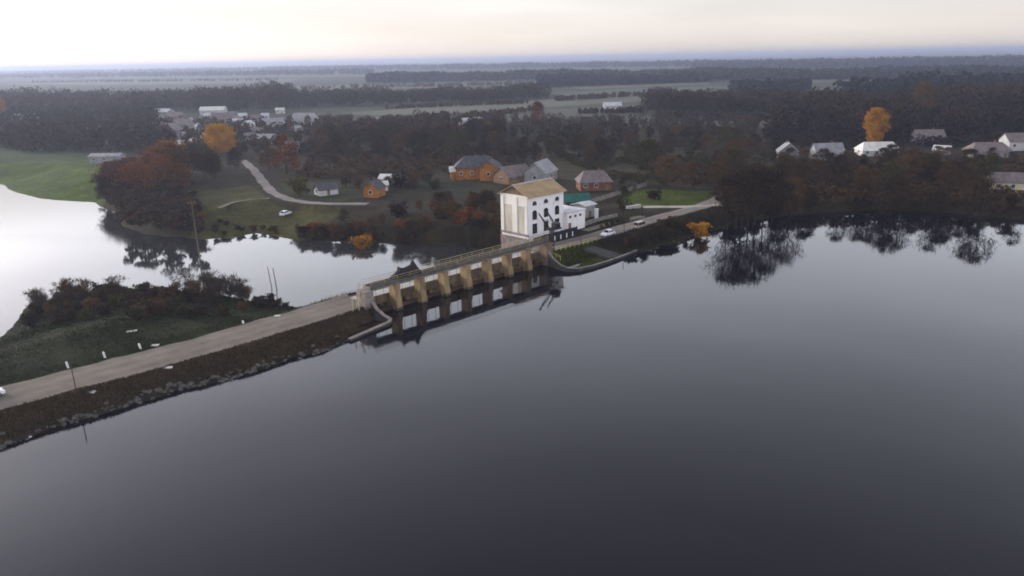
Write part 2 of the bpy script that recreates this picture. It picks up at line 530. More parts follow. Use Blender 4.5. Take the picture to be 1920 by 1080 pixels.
    for p in (me.polygons,):
        p.foreach_set('use_smooth', np.ones(len(me.polygons), bool))
    o = bpy.data.objects.new('ground', me)
    COL.objects.link(o)
    return tag(o, kind='structure')
terrain()

# ------------------------------------------------------------------ water
def water_mat(name, body, rough, wave, scale, ior=1.33):
    m = bpy.data.materials.new(name)
    m.use_nodes = True
    nt = m.node_tree
    b = nt.nodes['Principled BSDF']
    b.inputs['Base Color'].default_value = (*body, 1)
    b.inputs['Roughness'].default_value = rough
    b.inputs['IOR'].default_value = ior
    geo = nt.nodes.new('ShaderNodeNewGeometry')
    nz = nt.nodes.new('ShaderNodeTexNoise')
    nz.inputs['Scale'].default_value = scale
    nz.inputs['Detail'].default_value = 3
    n2 = nt.nodes.new('ShaderNodeTexNoise')
    n2.inputs['Scale'].default_value = 0.02
    n2.inputs['Detail'].default_value = 2
    bp = nt.nodes.new('ShaderNodeBump')
    bp.inputs['Strength'].default_value = 1.0
    bp.inputs['Distance'].default_value = wave
    mu = nt.nodes.new('ShaderNodeMath'); mu.operation = 'MULTIPLY'
    nt.links.new(geo.outputs['Position'], nz.inputs['Vector'])
    nt.links.new(geo.outputs['Position'], n2.inputs['Vector'])
    nt.links.new(nz.outputs['Fac'], mu.inputs[0])
    nt.links.new(n2.outputs['Fac'], mu.inputs[1])
    nt.links.new(mu.outputs[0], bp.inputs['Height'])
    nt.links.new(bp.outputs[0], b.inputs['Normal'])
    n3 = nt.nodes.new('ShaderNodeTexNoise')            # breeze patches: slightly rougher water
    n3.inputs['Scale'].default_value = 0.035
    n3.inputs['Detail'].default_value = 4
    mr = nt.nodes.new('ShaderNodeMapRange')
    mr.inputs['From Min'].default_value, mr.inputs['From Max'].default_value = 0.45, 0.7
    mr.inputs['To Min'].default_value, mr.inputs['To Max'].default_value = rough, rough + 0.06
    mp = nt.nodes.new('ShaderNodeMapping')
    mp.inputs['Scale'].default_value = (0.35, 1.0, 1.0)
    mp.inputs['Rotation'].default_value = (0, 0, 0.35)
    nt.links.new(geo.outputs['Position'], mp.inputs['Vector'])
    nt.links.new(mp.outputs[0], n3.inputs['Vector'])
    nt.links.new(n3.outputs['Fac'], mr.inputs['Value'])
    nt.links.new(mr.outputs[0], b.inputs['Roughness'])
    return m

def flat_sheet(name, pts, z, m):
    b = MB()
    b.quadmesh([(p[0], p[1], z) for p in pts], [tuple(range(len(pts)))])
    o = b.build(name, m)
    if o.data.polygons[0].normal.z < 0:
        o.data.flip_normals()
    return o

up_sheet = [D(t, n) for t, n in ((-300, 2), (-60, 0.5), (-10, -2.5), (0.3, -1.5), (0.3, 3.6), (47.1, 3.6), (47.1, -3), (70, -5), (104, -6.5), (131, -10.5), (147, -19),
                                 (162, -31), (170, -46), (172, -64), (180, -110), (240, -700), (-700, -700), (-700, 2))]
tag(flat_sheet('reservoir_water', up_sheet, 0.0, water_mat('reservoir water', (0.0035, 0.0035, 0.0085), 0.022, 0.016, 0.9, 1.33)), kind='structure')
lo_sheet = [D(t, n) for t, n in ((-320, 12), (-4, 12), (1, 6.6), (48, 6.6), (62, 13), (64, 24), (66, 120), (30, 300), (-30, 470), (-420, 470))]
tag(flat_sheet('river_water', lo_sheet, -3.0, water_mat('river water', (0.030, 0.030, 0.030), 0.05, 0.012, 0.9)), kind='structure')

# ------------------------------------------------------------------ roads and fields
def strip(name, pts, hw, z, m, step=3.0, ragged=0.0, crown=0.05):
    P = [Vector((p[0], p[1], 0)) for p in pts]
    out = []
    for i in range(len(P) - 1):                      # resample with a Catmull-Rom curve
        p0, p1, p2, p3 = P[max(i - 1, 0)], P[i], P[i + 1], P[min(i + 2, len(P) - 1)]
        k = max(1, int((p2 - p1).length / step))
        for j in range(k):
            t = j / k
            out.append(0.5 * ((2 * p1) + (p2 - p0) * t + (2 * p0 - 5 * p1 + 4 * p2 - p3) * t * t + (3 * p1 - p0 - 3 * p2 + p3) * t ** 3))
    out.append(P[-1])
    b = MB()
    vs = []
    for i, p in enumerate(out):
        d = (out[min(i + 1, len(out) - 1)] - out[max(i - 1, 0)]).normalized()
        s = Vector((-d.y, d.x, 0))
        wl = hw + ragged * (math.sin(i * .9) + math.sin(i * 2.3 + 1)) * .5
        wr = hw + ragged * (math.sin(i * 1.1 + 2) + math.sin(i * 2.9)) * .5
        for f, zz in ((-wr, -0.03), (-hw * .5, crown * .7), (0, crown), (hw * .5, crown * .7), (wl, -0.03)):
            q = p + s * f
            vs.append((q.x, q.y, z + zz))
    fs = []
    for i in range(len(out) - 1):
        for k in range(4):
            a = i * 5 + k
            fs.append((a, a + 5, a + 6, a + 1))
    b.quadmesh(vs, fs)
    o = b.build(name, m, smooth=True)
    if o.data.polygons[0].normal.z < 0:
        o.data.flip_normals()
    return tag(o, kind='structure')

strip('dirt_road', road_left, 4.4, ROAD_Z, dirt_road, ragged=0.55)
strip('road', road_right, 2.9, ROAD_Z, asphalt, ragged=0.25)
strip('village_road', village_road, 1.75, LAND - 0.11, mat('village track', (0.17, 0.15, 0.135), (0.26, 0.23, 0.21), .3), ragged=0.4)
strip('yard_path', yard_path, 1.3, ROAD_Z - 0.06, mat('yard path', (0.11, 0.10, 0.07), (0.17, 0.155, 0.115), .4), ragged=0.2)
strip('branch_road', branch_road, 1.7, ROAD_Z + 0.01, mat('branch track', (0.30, 0.28, 0.23), (0.42, 0.39, 0.33), .4), ragged=0.2)
far_road = [at(u, v, LAND) for u, v in ((345, 274), (365, 262), (378, 250), (381, 240), (372, 232))]
strip('village_road', far_road, 3.0, LAND + 0.12, mat('pale village track', (0.20, 0.19, 0.19), (0.28, 0.27, 0.27), .3), step=12)
far_road = [at(u, v, LAND) for u, v in ((410, 389), (440, 378), (470, 373), (505, 371))]
strip('footpath', far_road, 0.9, LAND - 0.08, mat('trodden path', (0.12, 0.105, 0.07), (0.18, 0.16, 0.11), .4))
ROAD_END = None

def field(pp, m, z=LAND + 0.15):
    o = flat_sheet('field', [at(u, v, LAND) for u, v in pp], z, m)
    return tag(o, kind='structure')
f_pale = mat('stubble field', (0.060, 0.062, 0.036), (0.105, 0.104, 0.064), .01, lo=.3, hi=.7)
f_green = mat('winter crop field', (0.034, 0.046, 0.024), (0.058, 0.070, 0.036), .01, lo=.3, hi=.7)
f_brown = mat('ploughed field', (0.07, 0.058, 0.045), (0.11, 0.095, 0.072), .01, lo=.3, hi=.7)
f_grey = mat('dry meadow', (0.040, 0.040, 0.026), (0.066, 0.063, 0.042), .012, lo=.3, hi=.7)
field([(640, 213), (800, 200), (1000, 189), (1120, 176), (1215, 172), (1205, 190), (1000, 203), (880, 211), (700, 217)], f_pale)
field([(860, 222), (1010, 207), (1200, 196), (1200, 214), (1080, 220), (930, 228)], f_grey)
field([(1120, 221), (1220, 217), (1400, 222), (1540, 226), (1500, 240), (1200, 238)], f_grey)
field([(530, 162), (700, 158), (1010, 152), (1010, 158), (800, 165), (560, 172)], f_pale, LAND + 0.2)
field([(1040, 175), (1210, 164), (1460, 163), (1490, 171), (1260, 173), (1080, 184)], f_green, LAND + 0.2)
field([(1440, 168), (1750, 160), (1920, 164), (1920, 170), (1560, 180)], f_green, LAND + 0.2)
field([(1400, 152), (1700, 149), (1690, 152), (1420, 157)], f_pale, LAND + 0.25)
field([(1040, 163), (1160, 157), (1330, 154), (1330, 158), (1100, 168)], f_pale, LAND + 0.25)
field([(0, 158), (200, 152), (560, 148), (540, 156), (200, 160)], f_pale, LAND + 0.25)
field([(150, 238), (260, 232), (300, 240), (160, 250)], f_brown)
field([(0, 148), (400, 141), (700, 138), (680, 144), (300, 148)], f_green, LAND + 0.3)
field([(1550, 142), (1800, 137), (1920, 139), (1920, 147), (1700, 149)], f_grey, LAND + 0.3)

def tracks(m, offs):
    nt = m.node_tree
    b = nt.nodes['Principled BSDF']
    src = b.inputs['Base Color'].links[0].from_socket
    geo = nt.nodes.new('ShaderNodeNewGeometry')
    dt = nt.nodes.new('ShaderNodeVectorMath'); dt.operation = 'DOT_PRODUCT'
    dt.inputs[1].default_value = EY
    nt.links.new(geo.outputs['Position'], dt.inputs[0])
    nz = nt.nodes.new('ShaderNodeTexNoise'); nz.inputs['Scale'].default_value = .12
    nt.links.new(geo.outputs['Position'], nz.inputs['Vector'])
    ad = nt.nodes.new('ShaderNodeMath'); ad.operation = 'MULTIPLY_ADD'; ad.inputs[1].default_value = 2.4
    nt.links.new(nz.outputs['Fac'], ad.inputs[0]); nt.links.new(dt.outputs['Value'], ad.inputs[2])
    sn = nt.nodes.new('ShaderNodeMath'); sn.operation = 'SINE'
    ml = nt.nodes.new('ShaderNodeMath'); ml.operation = 'MULTIPLY'; ml.inputs[1].default_value = offs
    nt.links.new(ad.outputs[0], ml.inputs[0]); nt.links.new(ml.outputs[0], sn.inputs[0])
    mr = nt.nodes.new('ShaderNodeMapRange')
    mr.inputs['From Min'].default_value, mr.inputs['From Max'].default_value = -1, 1
    mr.inputs['To Min'].default_value, mr.inputs['To Max'].default_value = .90, 1.07
    nt.links.new(sn.outputs[0], mr.inputs['Value'])
    sc = nt.nodes.new('ShaderNodeVectorMath'); sc.operation = 'SCALE'
    nt.links.new(src, sc.inputs[0]); nt.links.new(mr.outputs[0], sc.inputs['Scale'])
    nt.links.new(sc.outputs[0], b.inputs['Base Color'])
tracks(dirt_road, 2.1)
tracks(asphalt, 2.3)

# ------------------------------------------------------------------ dam
dam = thing('dam', D(0, 0, 0), DAM_ROT, 'concrete sluice dam with tall piers and raised hoist deck across the water', 'dam')
NB, BAY = 8, 5.925
LEN = NB * BAY
DECK0, DECK1 = 5.15, 5.85
for k in range(1, NB):                                 # piers, each with a battered upstream nose
    t = k * BAY
    b = MB()
    b.box(t - .62, t + .62, 0.0, 9.2, -4, 2.0)
    b.box(t - .60, t + .60, 0.02, 2.1, 2.0, DECK0 - .002)
    b.build('pier', pier_concrete, dam, bevel=.05)
    nb = MB()                                          # splayed nose at the waterline
    nb.quadmesh([(t - .68, -.50, -2), (t + .68, -.50, -2), (t + .70, 0.3, -2), (t - .70, .3, -2),
                 (t - .66, -.28, 1.0), (t + .66, -.28, 1.0), (t + .67, .3, 1.0), (t - .67, .3, 1.0),
                 (t - .64, -.06, 2.4), (t + .64, -.06, 2.4), (t + .64, .3, 2.4), (t - .64, .3, 2.4)],
                [(0, 1, 5, 4), (1, 2, 6, 5), (2, 3, 7, 6), (3, 0, 4, 7), (4, 5, 9, 8), (5, 6, 10, 9), (6, 7, 11, 10), (7, 4, 8, 11), (8, 9, 10, 11)])
    nb.build('cutwater', pier_concrete, dam, bevel=.04)
    top = .42 + .12 * math.sin(k * 2.3)                # dark wet band at the waterline
    wb = MB()
    wb.quadmesh([(t - .70, -.52, -2), (t + .70, -.52, -2), (t + .72, .34, -2), (t - .72, .34, -2),
                 (t - .682, -.345, top), (t + .682, -.345, top), (t + .69, .34, top), (t - .69, .34, top)],
                [(0, 1, 5, 4), (1, 2, 6, 5), (2, 3, 7, 6), (3, 0, 4, 7), (4, 5, 6, 7)])
    wb.build('wet_base', concrete_wet, dam)
for k in range(NB):                                    # steel gate in each bay with its stem
    t0, t1 = k * BAY + .625, (k + 1) * BAY - .625
    if k == 0: t0 = .3
    if k == NB - 1: t1 = LEN - .3
    b = MB()
    b.box(t0, t1, 1.35, 1.5, -3.5, .75)
    for zz in (-.1, .35, .68):
        b.box(t0, t1, 1.22, 1.348, zz - .05, zz + .05)
    g = b.build('gate', rust_steel, dam)
    s = MB()
    tc = (t0 + t1) / 2
    for dx in (-.9, .9):
        s.tube((tc + dx, 1.42, .76), (tc + dx, 1.42, DECK0 - .003), .035, n=6)
    s.build('stem', dark_steel, g)
    w = MB()
    w.box(t0, t1, 6.2, 7.0, -4, .2)
    w.build('sill', concrete_wet, dam)
# hoist deck
b = MB(); b.box(-.3, LEN + .3, -.15, 2.25, DECK0, DECK1)
deck = b.build('hoist_deck', concrete_grey, dam, bevel=.04)
b = MB()
for nn in (.45, 1.55):
    b.box(-.1, LEN + .1, nn - .06, nn + .06, DECK1 + .002, DECK1 + .14)
b.build('crane_rail', rust_steel, deck)
b = MB(); b.box(-.2, LEN + .2, .62, 1.4, DECK1 + .003, DECK1 + .05)
b.build('walkway', mat('tarred walkway', (0.02, 0.018, 0.016), (0.04, 0.036, 0.03), 1.0), deck)
b = MB(); b.box(-.34, LEN + .34, -.30, -.155, DECK1 - .45, DECK1 + .10)
b.build('edge_beam', mat('painted edge beam', (0.055, 0.048, 0.040), (0.13, 0.115, 0.095), .5), deck)
for nn in (-.1, 2.2):                                  # railings
    for zz in (.5, .95):
        b = MB(); b.tube((-.2, nn, DECK1 + zz), (LEN + .2, nn, DECK1 + zz), .045 if zz > .6 else .03, n=6)
        b.build('rail', cream_paint, deck)
    for k in range(0, 17):
        b = MB(); b.tube((k * LEN / 16, nn, DECK1 - .02), (k * LEN / 16, nn, DECK1 + .95), .03, n=5)
        b.build('railing_post', cream_paint, deck)
# road deck downstream of the hoist deck
b = MB()
b.box(-.2, LEN + .2, 2.6, 7.6, 1.25, ROAD_Z + .02)
rd = b.build('road_deck', concrete, dam, bevel=.03)
b = MB(); b.box(-.2, LEN + .2, 2.95, 7.25, ROAD_Z + .024, ROAD_Z + .07)
b.build('carriageway', mat('water-bright deck concrete', (0.40, 0.385, 0.36), (0.56, 0.54, 0.51), .6), rd)  # paleness painted in for the bright water glimpsed under the hoist deck
for nn in (2.62, 7.38):
    b = MB(); b.box(-.1, LEN + .1, nn, nn + .2, ROAD_Z + .022, ROAD_Z + (.6 if nn < 5 else .25))
    b.build('parapet', concrete, rd, bevel=.02)
    if nn < 5:
        continue
    for k in range(NB * 2 + 1):
        b = MB(); b.box(k * BAY / 2 - .04, k * BAY / 2 + .04, nn + .06, nn + .14, ROAD_Z + .25, ROAD_Z + 1.0)
        b.build('railing_post', dark_steel, rd)
    for zz in (.7, 1.02):
        b = MB(); b.box(-.1, LEN + .1, nn + .07, nn + .13, ROAD_Z + zz - .025, ROAD_Z + zz + .025)
        b.build('rail', dark_steel, rd)
b = MB()
for k in range(NB):
    b.box(k * BAY + 1.9, k * BAY + 2.3, 2.9, 7.3, .75, 1.248)
    b.box(k * BAY + 3.7, k * BAY + 4.1, 2.9, 7.3, .75, 1.248)
b.build('girder', concrete, rd)
# abutments
for t0, t1 in ((-1.7, .28), (LEN - .28, LEN + 1.3)):
    b = MB()
    b.box(t0, t1, -.3, 2.4, -3, DECK0 - .004)
    b.box(t0, t1, 2.4, 9.6, -4, 1.24)
    b.build('abutment', concrete_pink if t0 < 0 else concrete, dam, bevel=.05)
# stair up to the hoist deck at the near end
st = thing('ladder', D(-1.75, .9, ROAD_Z), DAM_ROT, 'yellow steel ladder up to the near end of the hoist deck', 'ladder')
for y in (-.28, .28):
    b = MB(); b.tube((-.9, y, -.3), (-.05, y, 4.5), .05, n=6)
    b.build('stringer', cream_paint, st)
for k in range(11):
    b = MB(); b.tube((-.9 + .085 * (k + .6), -.28, -.3 + .48 * (k + .6) * .9), (-.9 + .085 * (k + .6), .28, -.3 + .48 * (k + .6) * .9), .025, n=5)
    b.build('rung', cream_paint, st)

# tarpaulin-covered hoist on the deck
ho = thing('gate_hoist', D(8.6, 1.0, DECK1 + .14), DAM_ROT, 'hoist under a dark tarpaulin with two peaks on the dam deck', 'hoist')
b = MB()
prof = [(-2.9, .25), (-2.2, .9), (-1.5, 1.25), (-1.35, 2.1), (-1.1, 1.75), (-.3, 1.55), (.5, 1.7), (1.2, 1.85), (1.65, 2.75), (1.95, 2.2), (2.5, 1.2), (3.1, .3)]
vs, fs = [], []
for i, (x, z) in enumerate(prof):
    wj = .75 + .08 * math.sin(i * 2.1)
    vs += [(x, -wj, .02), (x, -wj * .93, z * .45), (x, -.3, z * .92), (x, .02, z), (x, .33, z * .9), (x, wj * .93, z * .45), (x, wj, .02)]
for i in range(len(prof) - 1):
    for k in range(6):
        a = i * 7 + k
        fs.append((a, a + 7, a + 8, a + 1))
fs += [tuple(range(6, -1, -1)), tuple(range((len(prof) - 1) * 7, len(prof) * 7))]
b.quadmesh(vs, fs)
b.build('tarpaulin', tarp, ho).scale = (1.1, 1.15, 1.0)
b = MB()
b.box(-2.6, 2.7, -.62, .62, .0, .12)
b.build('trolley_frame', rust_steel, ho)
for x in (-2.2, 2.2):
    for y in (-.55, .55):
        b = MB(); b.tube((x, y - .06, .02), (x, y + .06, .02), .18, n=10)
        b.build('wheel', dark_steel, ho)

# wing walls: low concrete walls curving away from the abutments
def wall_along(name, pts, width, z0, tops, m, label, cat, coping=None):
    P = [Vector((p.x, p.y, 0)) for p in pts]
    root = P[0]
    b = MB()
    vs = []
    for i, p in enumerate(P):
        d = (P[min(i + 1, len(P) - 1)] - P[max(i - 1, 0)]).normalized()
        s = Vector((-d.y, d.x, 0)) * (width / 2)
        q = p - root
        zt = tops[i] if isinstance(tops, (list, tuple)) else tops
        vs += [(q.x - s.x, q.y - s.y, z0), (q.x + s.x, q.y + s.y, z0), (q.x + s.x, q.y + s.y, zt), (q.x - s.x, q.y - s.y, zt)]
    fs = [(3, 2, 1, 0), tuple(range(len(vs) - 4, len(vs)))]
    for i in range(len(P) - 1):
        for k in range(4):
            a, c = i * 4 + k, i * 4 + (k + 1) % 4
            fs.append((a, c, c + 4, a + 4))
    b.quadmesh(vs, fs)
    o = b.build(name, m, bevel=.05)
    o.location = (root.x, root.y, 0)
    if coping:
        b = MB()
        vs = []
        for i, p in enumerate(P):
            d = (P[min(i + 1, len(P) - 1)] - P[max(i - 1, 0)]).normalized()
            s_ = Vector((-d.y, d.x, 0)) * (width / 2 + .07)
            q = p - root
            zt = (tops[i] if isinstance(tops, (list, tuple)) else tops) + .003
            vs += [(q.x - s_.x, q.y - s_.y, zt), (q.x + s_.x, q.y + s_.y, zt), (q.x + s_.x, q.y + s_.y, zt + .14), (q.x - s_.x, q.y - s_.y, zt + .14)]
        b.quadmesh(vs, fs)
        b.build('coping', coping, o)
    return tag(o, label, cat)

wall_along('wing_wall', [D(-.2, -.4), D(-.3, -2.0), D(.1, -3.4), D(.5, -4.7), D(-.4, -5.5), D(-3.2, -6.0), D(-6.5, -6.6), D(-9.8, -7.2)], .6, -2,
           [3.0, 2.0, 1.1, .6, .5, .45, .4, .35], apron, 'concrete wing wall with pale coping hooking round below the near dam abutment', 'wall', concrete_pink)
wall_along('wing_wall', [D(47.4, -.35), D(46.9, -2.5), D(46.3, -5), D(46.4, -7.0), D(48.2, -8.4), D(51.8, -9.0), D(57, -9.1), D(62, -8.8), D(66, -8.4), D(70.3, -7.9)], .34, -2,
           [3.3, 1.9, 1.2, .85, .7, .62, .58, .55, .5, .5], apron, 'long curved concrete wing wall with grey coping round the grassy bank', 'wall', concrete_grey)
b = MB()
q = [D(59.5, -8.2, .70), D(64.5, -7.9, .66), D(61.6, -1.6, 2.2), D(58.4, -1.6, 2.2)]
qb = [p - Vector((0, 0, .6)) for p in q]
b.quadmesh(q + qb, [(0, 1, 2, 3), (7, 6, 5, 4), (0, 4, 5, 1), (1, 5, 6, 2), (2, 6, 7, 3), (3, 7, 4, 0)])
tag(b.build('boat_ramp', apron), 'dark sloping concrete apron inside the curved wing wall', 'ramp')

# yellow railing along the road beyond the dam
def post_rail(name, p0, p1, npost, h, m, rails, label, cat, r=.05, group=None):
    root = thing(name, p0, 0, label, cat, group)
    d = Vector(p1) - Vector(p0)
    for k in range(npost):
        q = d * (k / (npost - 1))
        b = MB(); b.tube((q.x, q.y, q.z - .2), (q.x, q.y, q.z + h), r, n=6)
        b.build('post', m, root)
    for zz in rails:
        b = MB(); b.tube((0, 0, zz), (d.x, d.y, d.z + zz), r * .8, n=6)
        b.build('rail', m, root)
    return root
post_rail('railing', D(48.9, 1.6, ROAD_Z), D(65.5, .55, ROAD_Z), 12, 1.0, yellow_paint, (.5, .97), 'yellow pipe railing beside the road above the grassy bank', 'railing', .06)
post_rail('railing', D(47.7, -3.6, 2.0), D(48.9, 1.5, ROAD_Z), 4, .9, yellow_paint, (.5, .87), 'short yellow railing at the far dam abutment', 'railing', .05)
br = thing('barrier_frame', at(667, 582, ROAD_Z), DAM_ROT, 'pale yellow barrier frame of two posts beside the dirt road', 'barrier')
for x in (-.55, .75):
    b = MB(); b.tube((x, 0, -.3), (x, 0, 2.7), .085, n=8)
    b.build('post', cream_paint, br)
b = MB(); b.tube((-.55, 0, 2.2), (.75, 0, 2.2), .05, n=6)
b.build('rail', cream_paint, br)
post_rail('railing', D(-4.6, 8.2, ROAD_Z), D(-.3, 7.9, ROAD_Z), 4, 1.0, cream_paint, (.5, .97), 'pale yellow railing on the far side of the road at the near dam end', 'railing', .05)

# ------------------------------------------------------------------ power house
ph = thing('power_house', D(55.6, 13.9, 0), DAM_ROT, 'white plastered hydroelectric power house with tan gable roof and dark windows', 'building')
PL, PD, Z0, ZE, ZR = 13.0, 9.3, 2.2, 13.0, 15.3
b = MB(); b.box(0, PL, 0, PD, -4.2, ZE)
wall = b.build('wall', plaster, ph, bevel=.03)
# side gable seen from the river: brown boards under the roof
for x0, x1 in ((-.02, .25), (PL - .25, PL + .02)):
    b = MB(); b.prism([(-.05, ZE + .003), (PD + .05, ZE + .003), (PD / 2, ZR - .15)], 'x', x0, x1)
    b.build('gable', brown_board, ph)
b = MB(); b.box(-.05, -.02, PD / 2 - .35, PD / 2 + .35, ZE + 1.2, ZE + 2.0)
b.build('gable_vent', glass, ph)
ov = .75
def slope(y0, z0, y1, z1, x0, x1, th):
    bb = MB()
    bb.quadmesh([(x0, y0, z0), (x1, y0, z0), (x1, y1, z1), (x0, y1, z1), (x0, y0, z0 + th), (x1, y0, z0 + th), (x1, y1, z1 + th), (x0, y1, z1 + th)],
                [(0, 3, 2, 1), (4, 5, 6, 7), (0, 1, 5, 4), (1, 2, 6, 5), (2, 3, 7, 6), (3, 0, 4, 7)])
    return bb
k = (ZR - ZE) / (PD / 2)
r1 = slope(-ov, ZE - ov * k + .02, PD / 2, ZR, -.6, PL + .6, .12).build('roof', tan_roof, ph)
r2 = slope(PD + ov, ZE - ov * k + .02, PD / 2, ZR + .003, -.6, PL + .6, .12).build('roof', tan_roof, ph)
b = MB(); b.box(-.62, PL + .62, PD / 2 - .18, PD / 2 + .18, ZR + .1, ZR + .19)
b.build('ridge_cap', pale_roof, r1)
b = MB()
for i in range(1, 26):                                 # standing seams
    x = -.6 + i * (PL + 1.2) / 26
    b.beam((x, -ov, ZE - ov * k + .15), (x, PD / 2, ZR + .13), .05, .05)
b.build('seam', tan_roof, r1)
b = MB(); b.box(-.14, PL + .14, -.14, -.002, ZE - .55, ZE - .1)
b.box(-.14, PL + .14, PD + .002, PD + .14, ZE - .55, ZE - .1)
b.build('cornice', plaster, ph)
b = MB(); b.box(-.14, -.002, -.13, PD + .13, ZE - .55, ZE + .02)
b.build('cornice', plaster_shade, ph)
# river side face: pilasters, string course, ledge
for y0, y1 in ((0.02, 1.0), (3.5, 5.3), (8.2, PD - .02)):
    b = MB(); b.box(-.24, -.003, y0, y1, 3.6, ZE - .56)
    b.build('pilaster', plaster_shade, ph, bevel=.03)
b = MB(); b.box(-.13, -.004, 0.02, PD - .02, 10.4, 10.62)
b.build('string_course', plaster_shade, ph)
b = MB(); b.box(-.42, -.005, -.3, PD + .1, 3.1, 3.58)
b.box(-.5, -.006, -.35, PD + .1, 2.2, 2.5)
b.build('ledge', concrete_pink, ph, bevel=.04)
b = MB(); b.box(-.3, -.007, -.2, PD + .1, -4, 2.19)
b.build('plinth', concrete_pink, ph)
for y0, y1 in ((1.03, 3.47), (5.33, 8.17)):            # sunk panels between the pilasters
    b = MB(); b.box(-.06, -.002, y0, y1, 3.6, 10.39)
    b.build('panel', mat('grey river-face plaster', (0.42, 0.38, 0.31), (0.60, 0.555, 0.47), 0.5, 0.9, stretch=(1, 1, .3)), ph)
b = MB(); b.box(-.05, -.003, .03, PD - .03, 10.63, ZE - .56)
b.build('frieze', plaster_shade, ph)
# windows on the front
def window(x, zc, w, h, arch, parent, y=0.0, bars=2, cross=2):
    f = MB()
    t = .13
    f.box(x - w / 2 - t, x + w / 2 + t, y - .07, y - .004, zc - h / 2 - t, zc - h / 2)
    f.box(x - w / 2 - t, x - w / 2, y - .07, y - .004, zc - h / 2, zc + h / 2)
    f.box(x + w / 2, x + w / 2 + t, y - .07, y - .004, zc - h / 2, zc + h / 2)
    if not arch:
        f.box(x - w / 2 - t, x + w / 2 + t, y - .07, y - .004, zc + h / 2, zc + h / 2 + t)
    fr = f.build('window', white_paint, parent)
    p = MB()
    poly = [(x - w / 2, zc - h / 2), (x + w / 2, zc - h / 2), (x + w / 2, zc + h / 2)]
    if arch:
        for i in range(1, 8):
            a = PI * i / 8
            poly.append((x + w / 2 * math.cos(a), zc + h / 2 + w / 2 * .8 * math.sin(a)))
    poly.append((x - w / 2, zc + h / 2))
    p.prism(poly, 'y', y - .03, y - .006)
    p.build('pane', glass, fr)
    m = MB()
    for i in range(1, bars):
        xx = x - w / 2 + w * i / bars
        m.box(xx - .03, xx + .03, y - .055, y - .031, zc - h / 2, zc + h / 2)
    for i in range(1, cross):
        zz = zc - h / 2 + h * i / cross
        m.box(x - w / 2, x + w / 2, y - .06, y - .032, zz - .03, zz + .03)
    if m.v:
        m.build('glazing_bar', wood, fr)
    s = MB(); s.box(x - w / 2 - .25, x + w / 2 + .25, y - .16, y - .003, zc - h / 2 - t - .12, zc - h / 2 - t - .002)
    s.build('sill', plaster, fr)
for x in (2.3, 6.4, 10.5):
    window(x, 10.75, 1.5, .5, True, ph, cross=1)
    window(x, 7.85, 1.6, 1.7, True, ph, bars=2, cross=2)
for x in (2.3, 6.4, 10.5):
    window(x, 4.75, 1.7, 2.5, False, ph, bars=2, cross=3)
b = MB(); b.box(5.1, 7.7, -1.1, -.01, 6.45, 6.6)
b.build('canopy', white_paint, ph)
# annex, set forward of the main front
ax = thing('annex', D(68.4, 12.7, 0), DAM_ROT, 'low white flat-roofed annex at the corner of the power house', 'building')
b = MB(); b.box(.25, 7.2, 0, 8.5, Z0 - 1, 7.0)
b.build('wall', plaster, ax, bevel=.03)
b = MB(); b.box(.21, 7.45, -.25, 8.7, 7.0, 7.25)
rf = b.build('roof', pale_roof, ax)
b = MB(); b.box(2.2, 4.2, 3.0, 5.0, 7.252, 8.1)
b.build('roof_hatch', plaster, rf)
for x in (1.4, 3.4, 5.4):
    window(x, 5.9, .85, .6, False, ax, bars=2, cross=1)
b = MB(); b.box(.75, 1.75, -.05, -.003, Z0, 4.4)
dr = b.build('door', brown_board, ax)
b = MB(); b.box(1.58, 1.64, -.1, -.051, 3.2, 3.4)
b.build('handle', dark_steel, dr)
for x in (.42, 2.5, 4.5, 7.03):
    b = MB(); b.box(x - .16, x + .16, -.12, -.004, Z0, 6.99)
    b.build('pilaster', plaster, ax)

# jib crane with two leaning booms at the far end of the hoist deck
cr = thing('jib_crane', D(50.6, 1.6, ROAD_Z), DAM_ROT, 'dark steel jib crane with two leaning booms in front of the power house', 'crane')
b = MB()
for x in (-.35, .35):
    for y in (-.35, .35):
        b.beam((x, y, 0), (x, y, 5.2), .16, .16)
for k in range(5):
    z = .2 + k
    b.beam((-.35, -.35, z), (.35, -.35, z + .9), .08, .08)
    b.beam((.35, .35, z), (-.35, .35, z + .9), .08, .08)
    b.beam((-.35, .35, z), (-.35, -.35, z + .9), .08, .08)
    b.beam((.35, -.35, z), (.35, .35, z + .9), .08, .08)
b.build('mast', dark_steel, cr)
b = MB(); b.box(-1.1, 2.4, -.9, .9, 5.2, 5.5)
b.build('platform', dark_steel, cr)
for x0, x1, y1 in ((-.7, -2.6, 1.6), (1.6, .2, 1.6)):
    b = MB()
    b.beam((x0, -.2, 5.5), (x1, y1, 9.2), .22, .22)
    b.beam((x0, .5, 5.5), (x1, y1 + .1, 9.2), .14, .14)
    b.build('boom', dark_steel, cr)
b = MB(); b.box(.6, 2.2, -.7, .7, 5.502, 6.6)
b.build('winch_house', navy_steel, cr, bevel=.05)
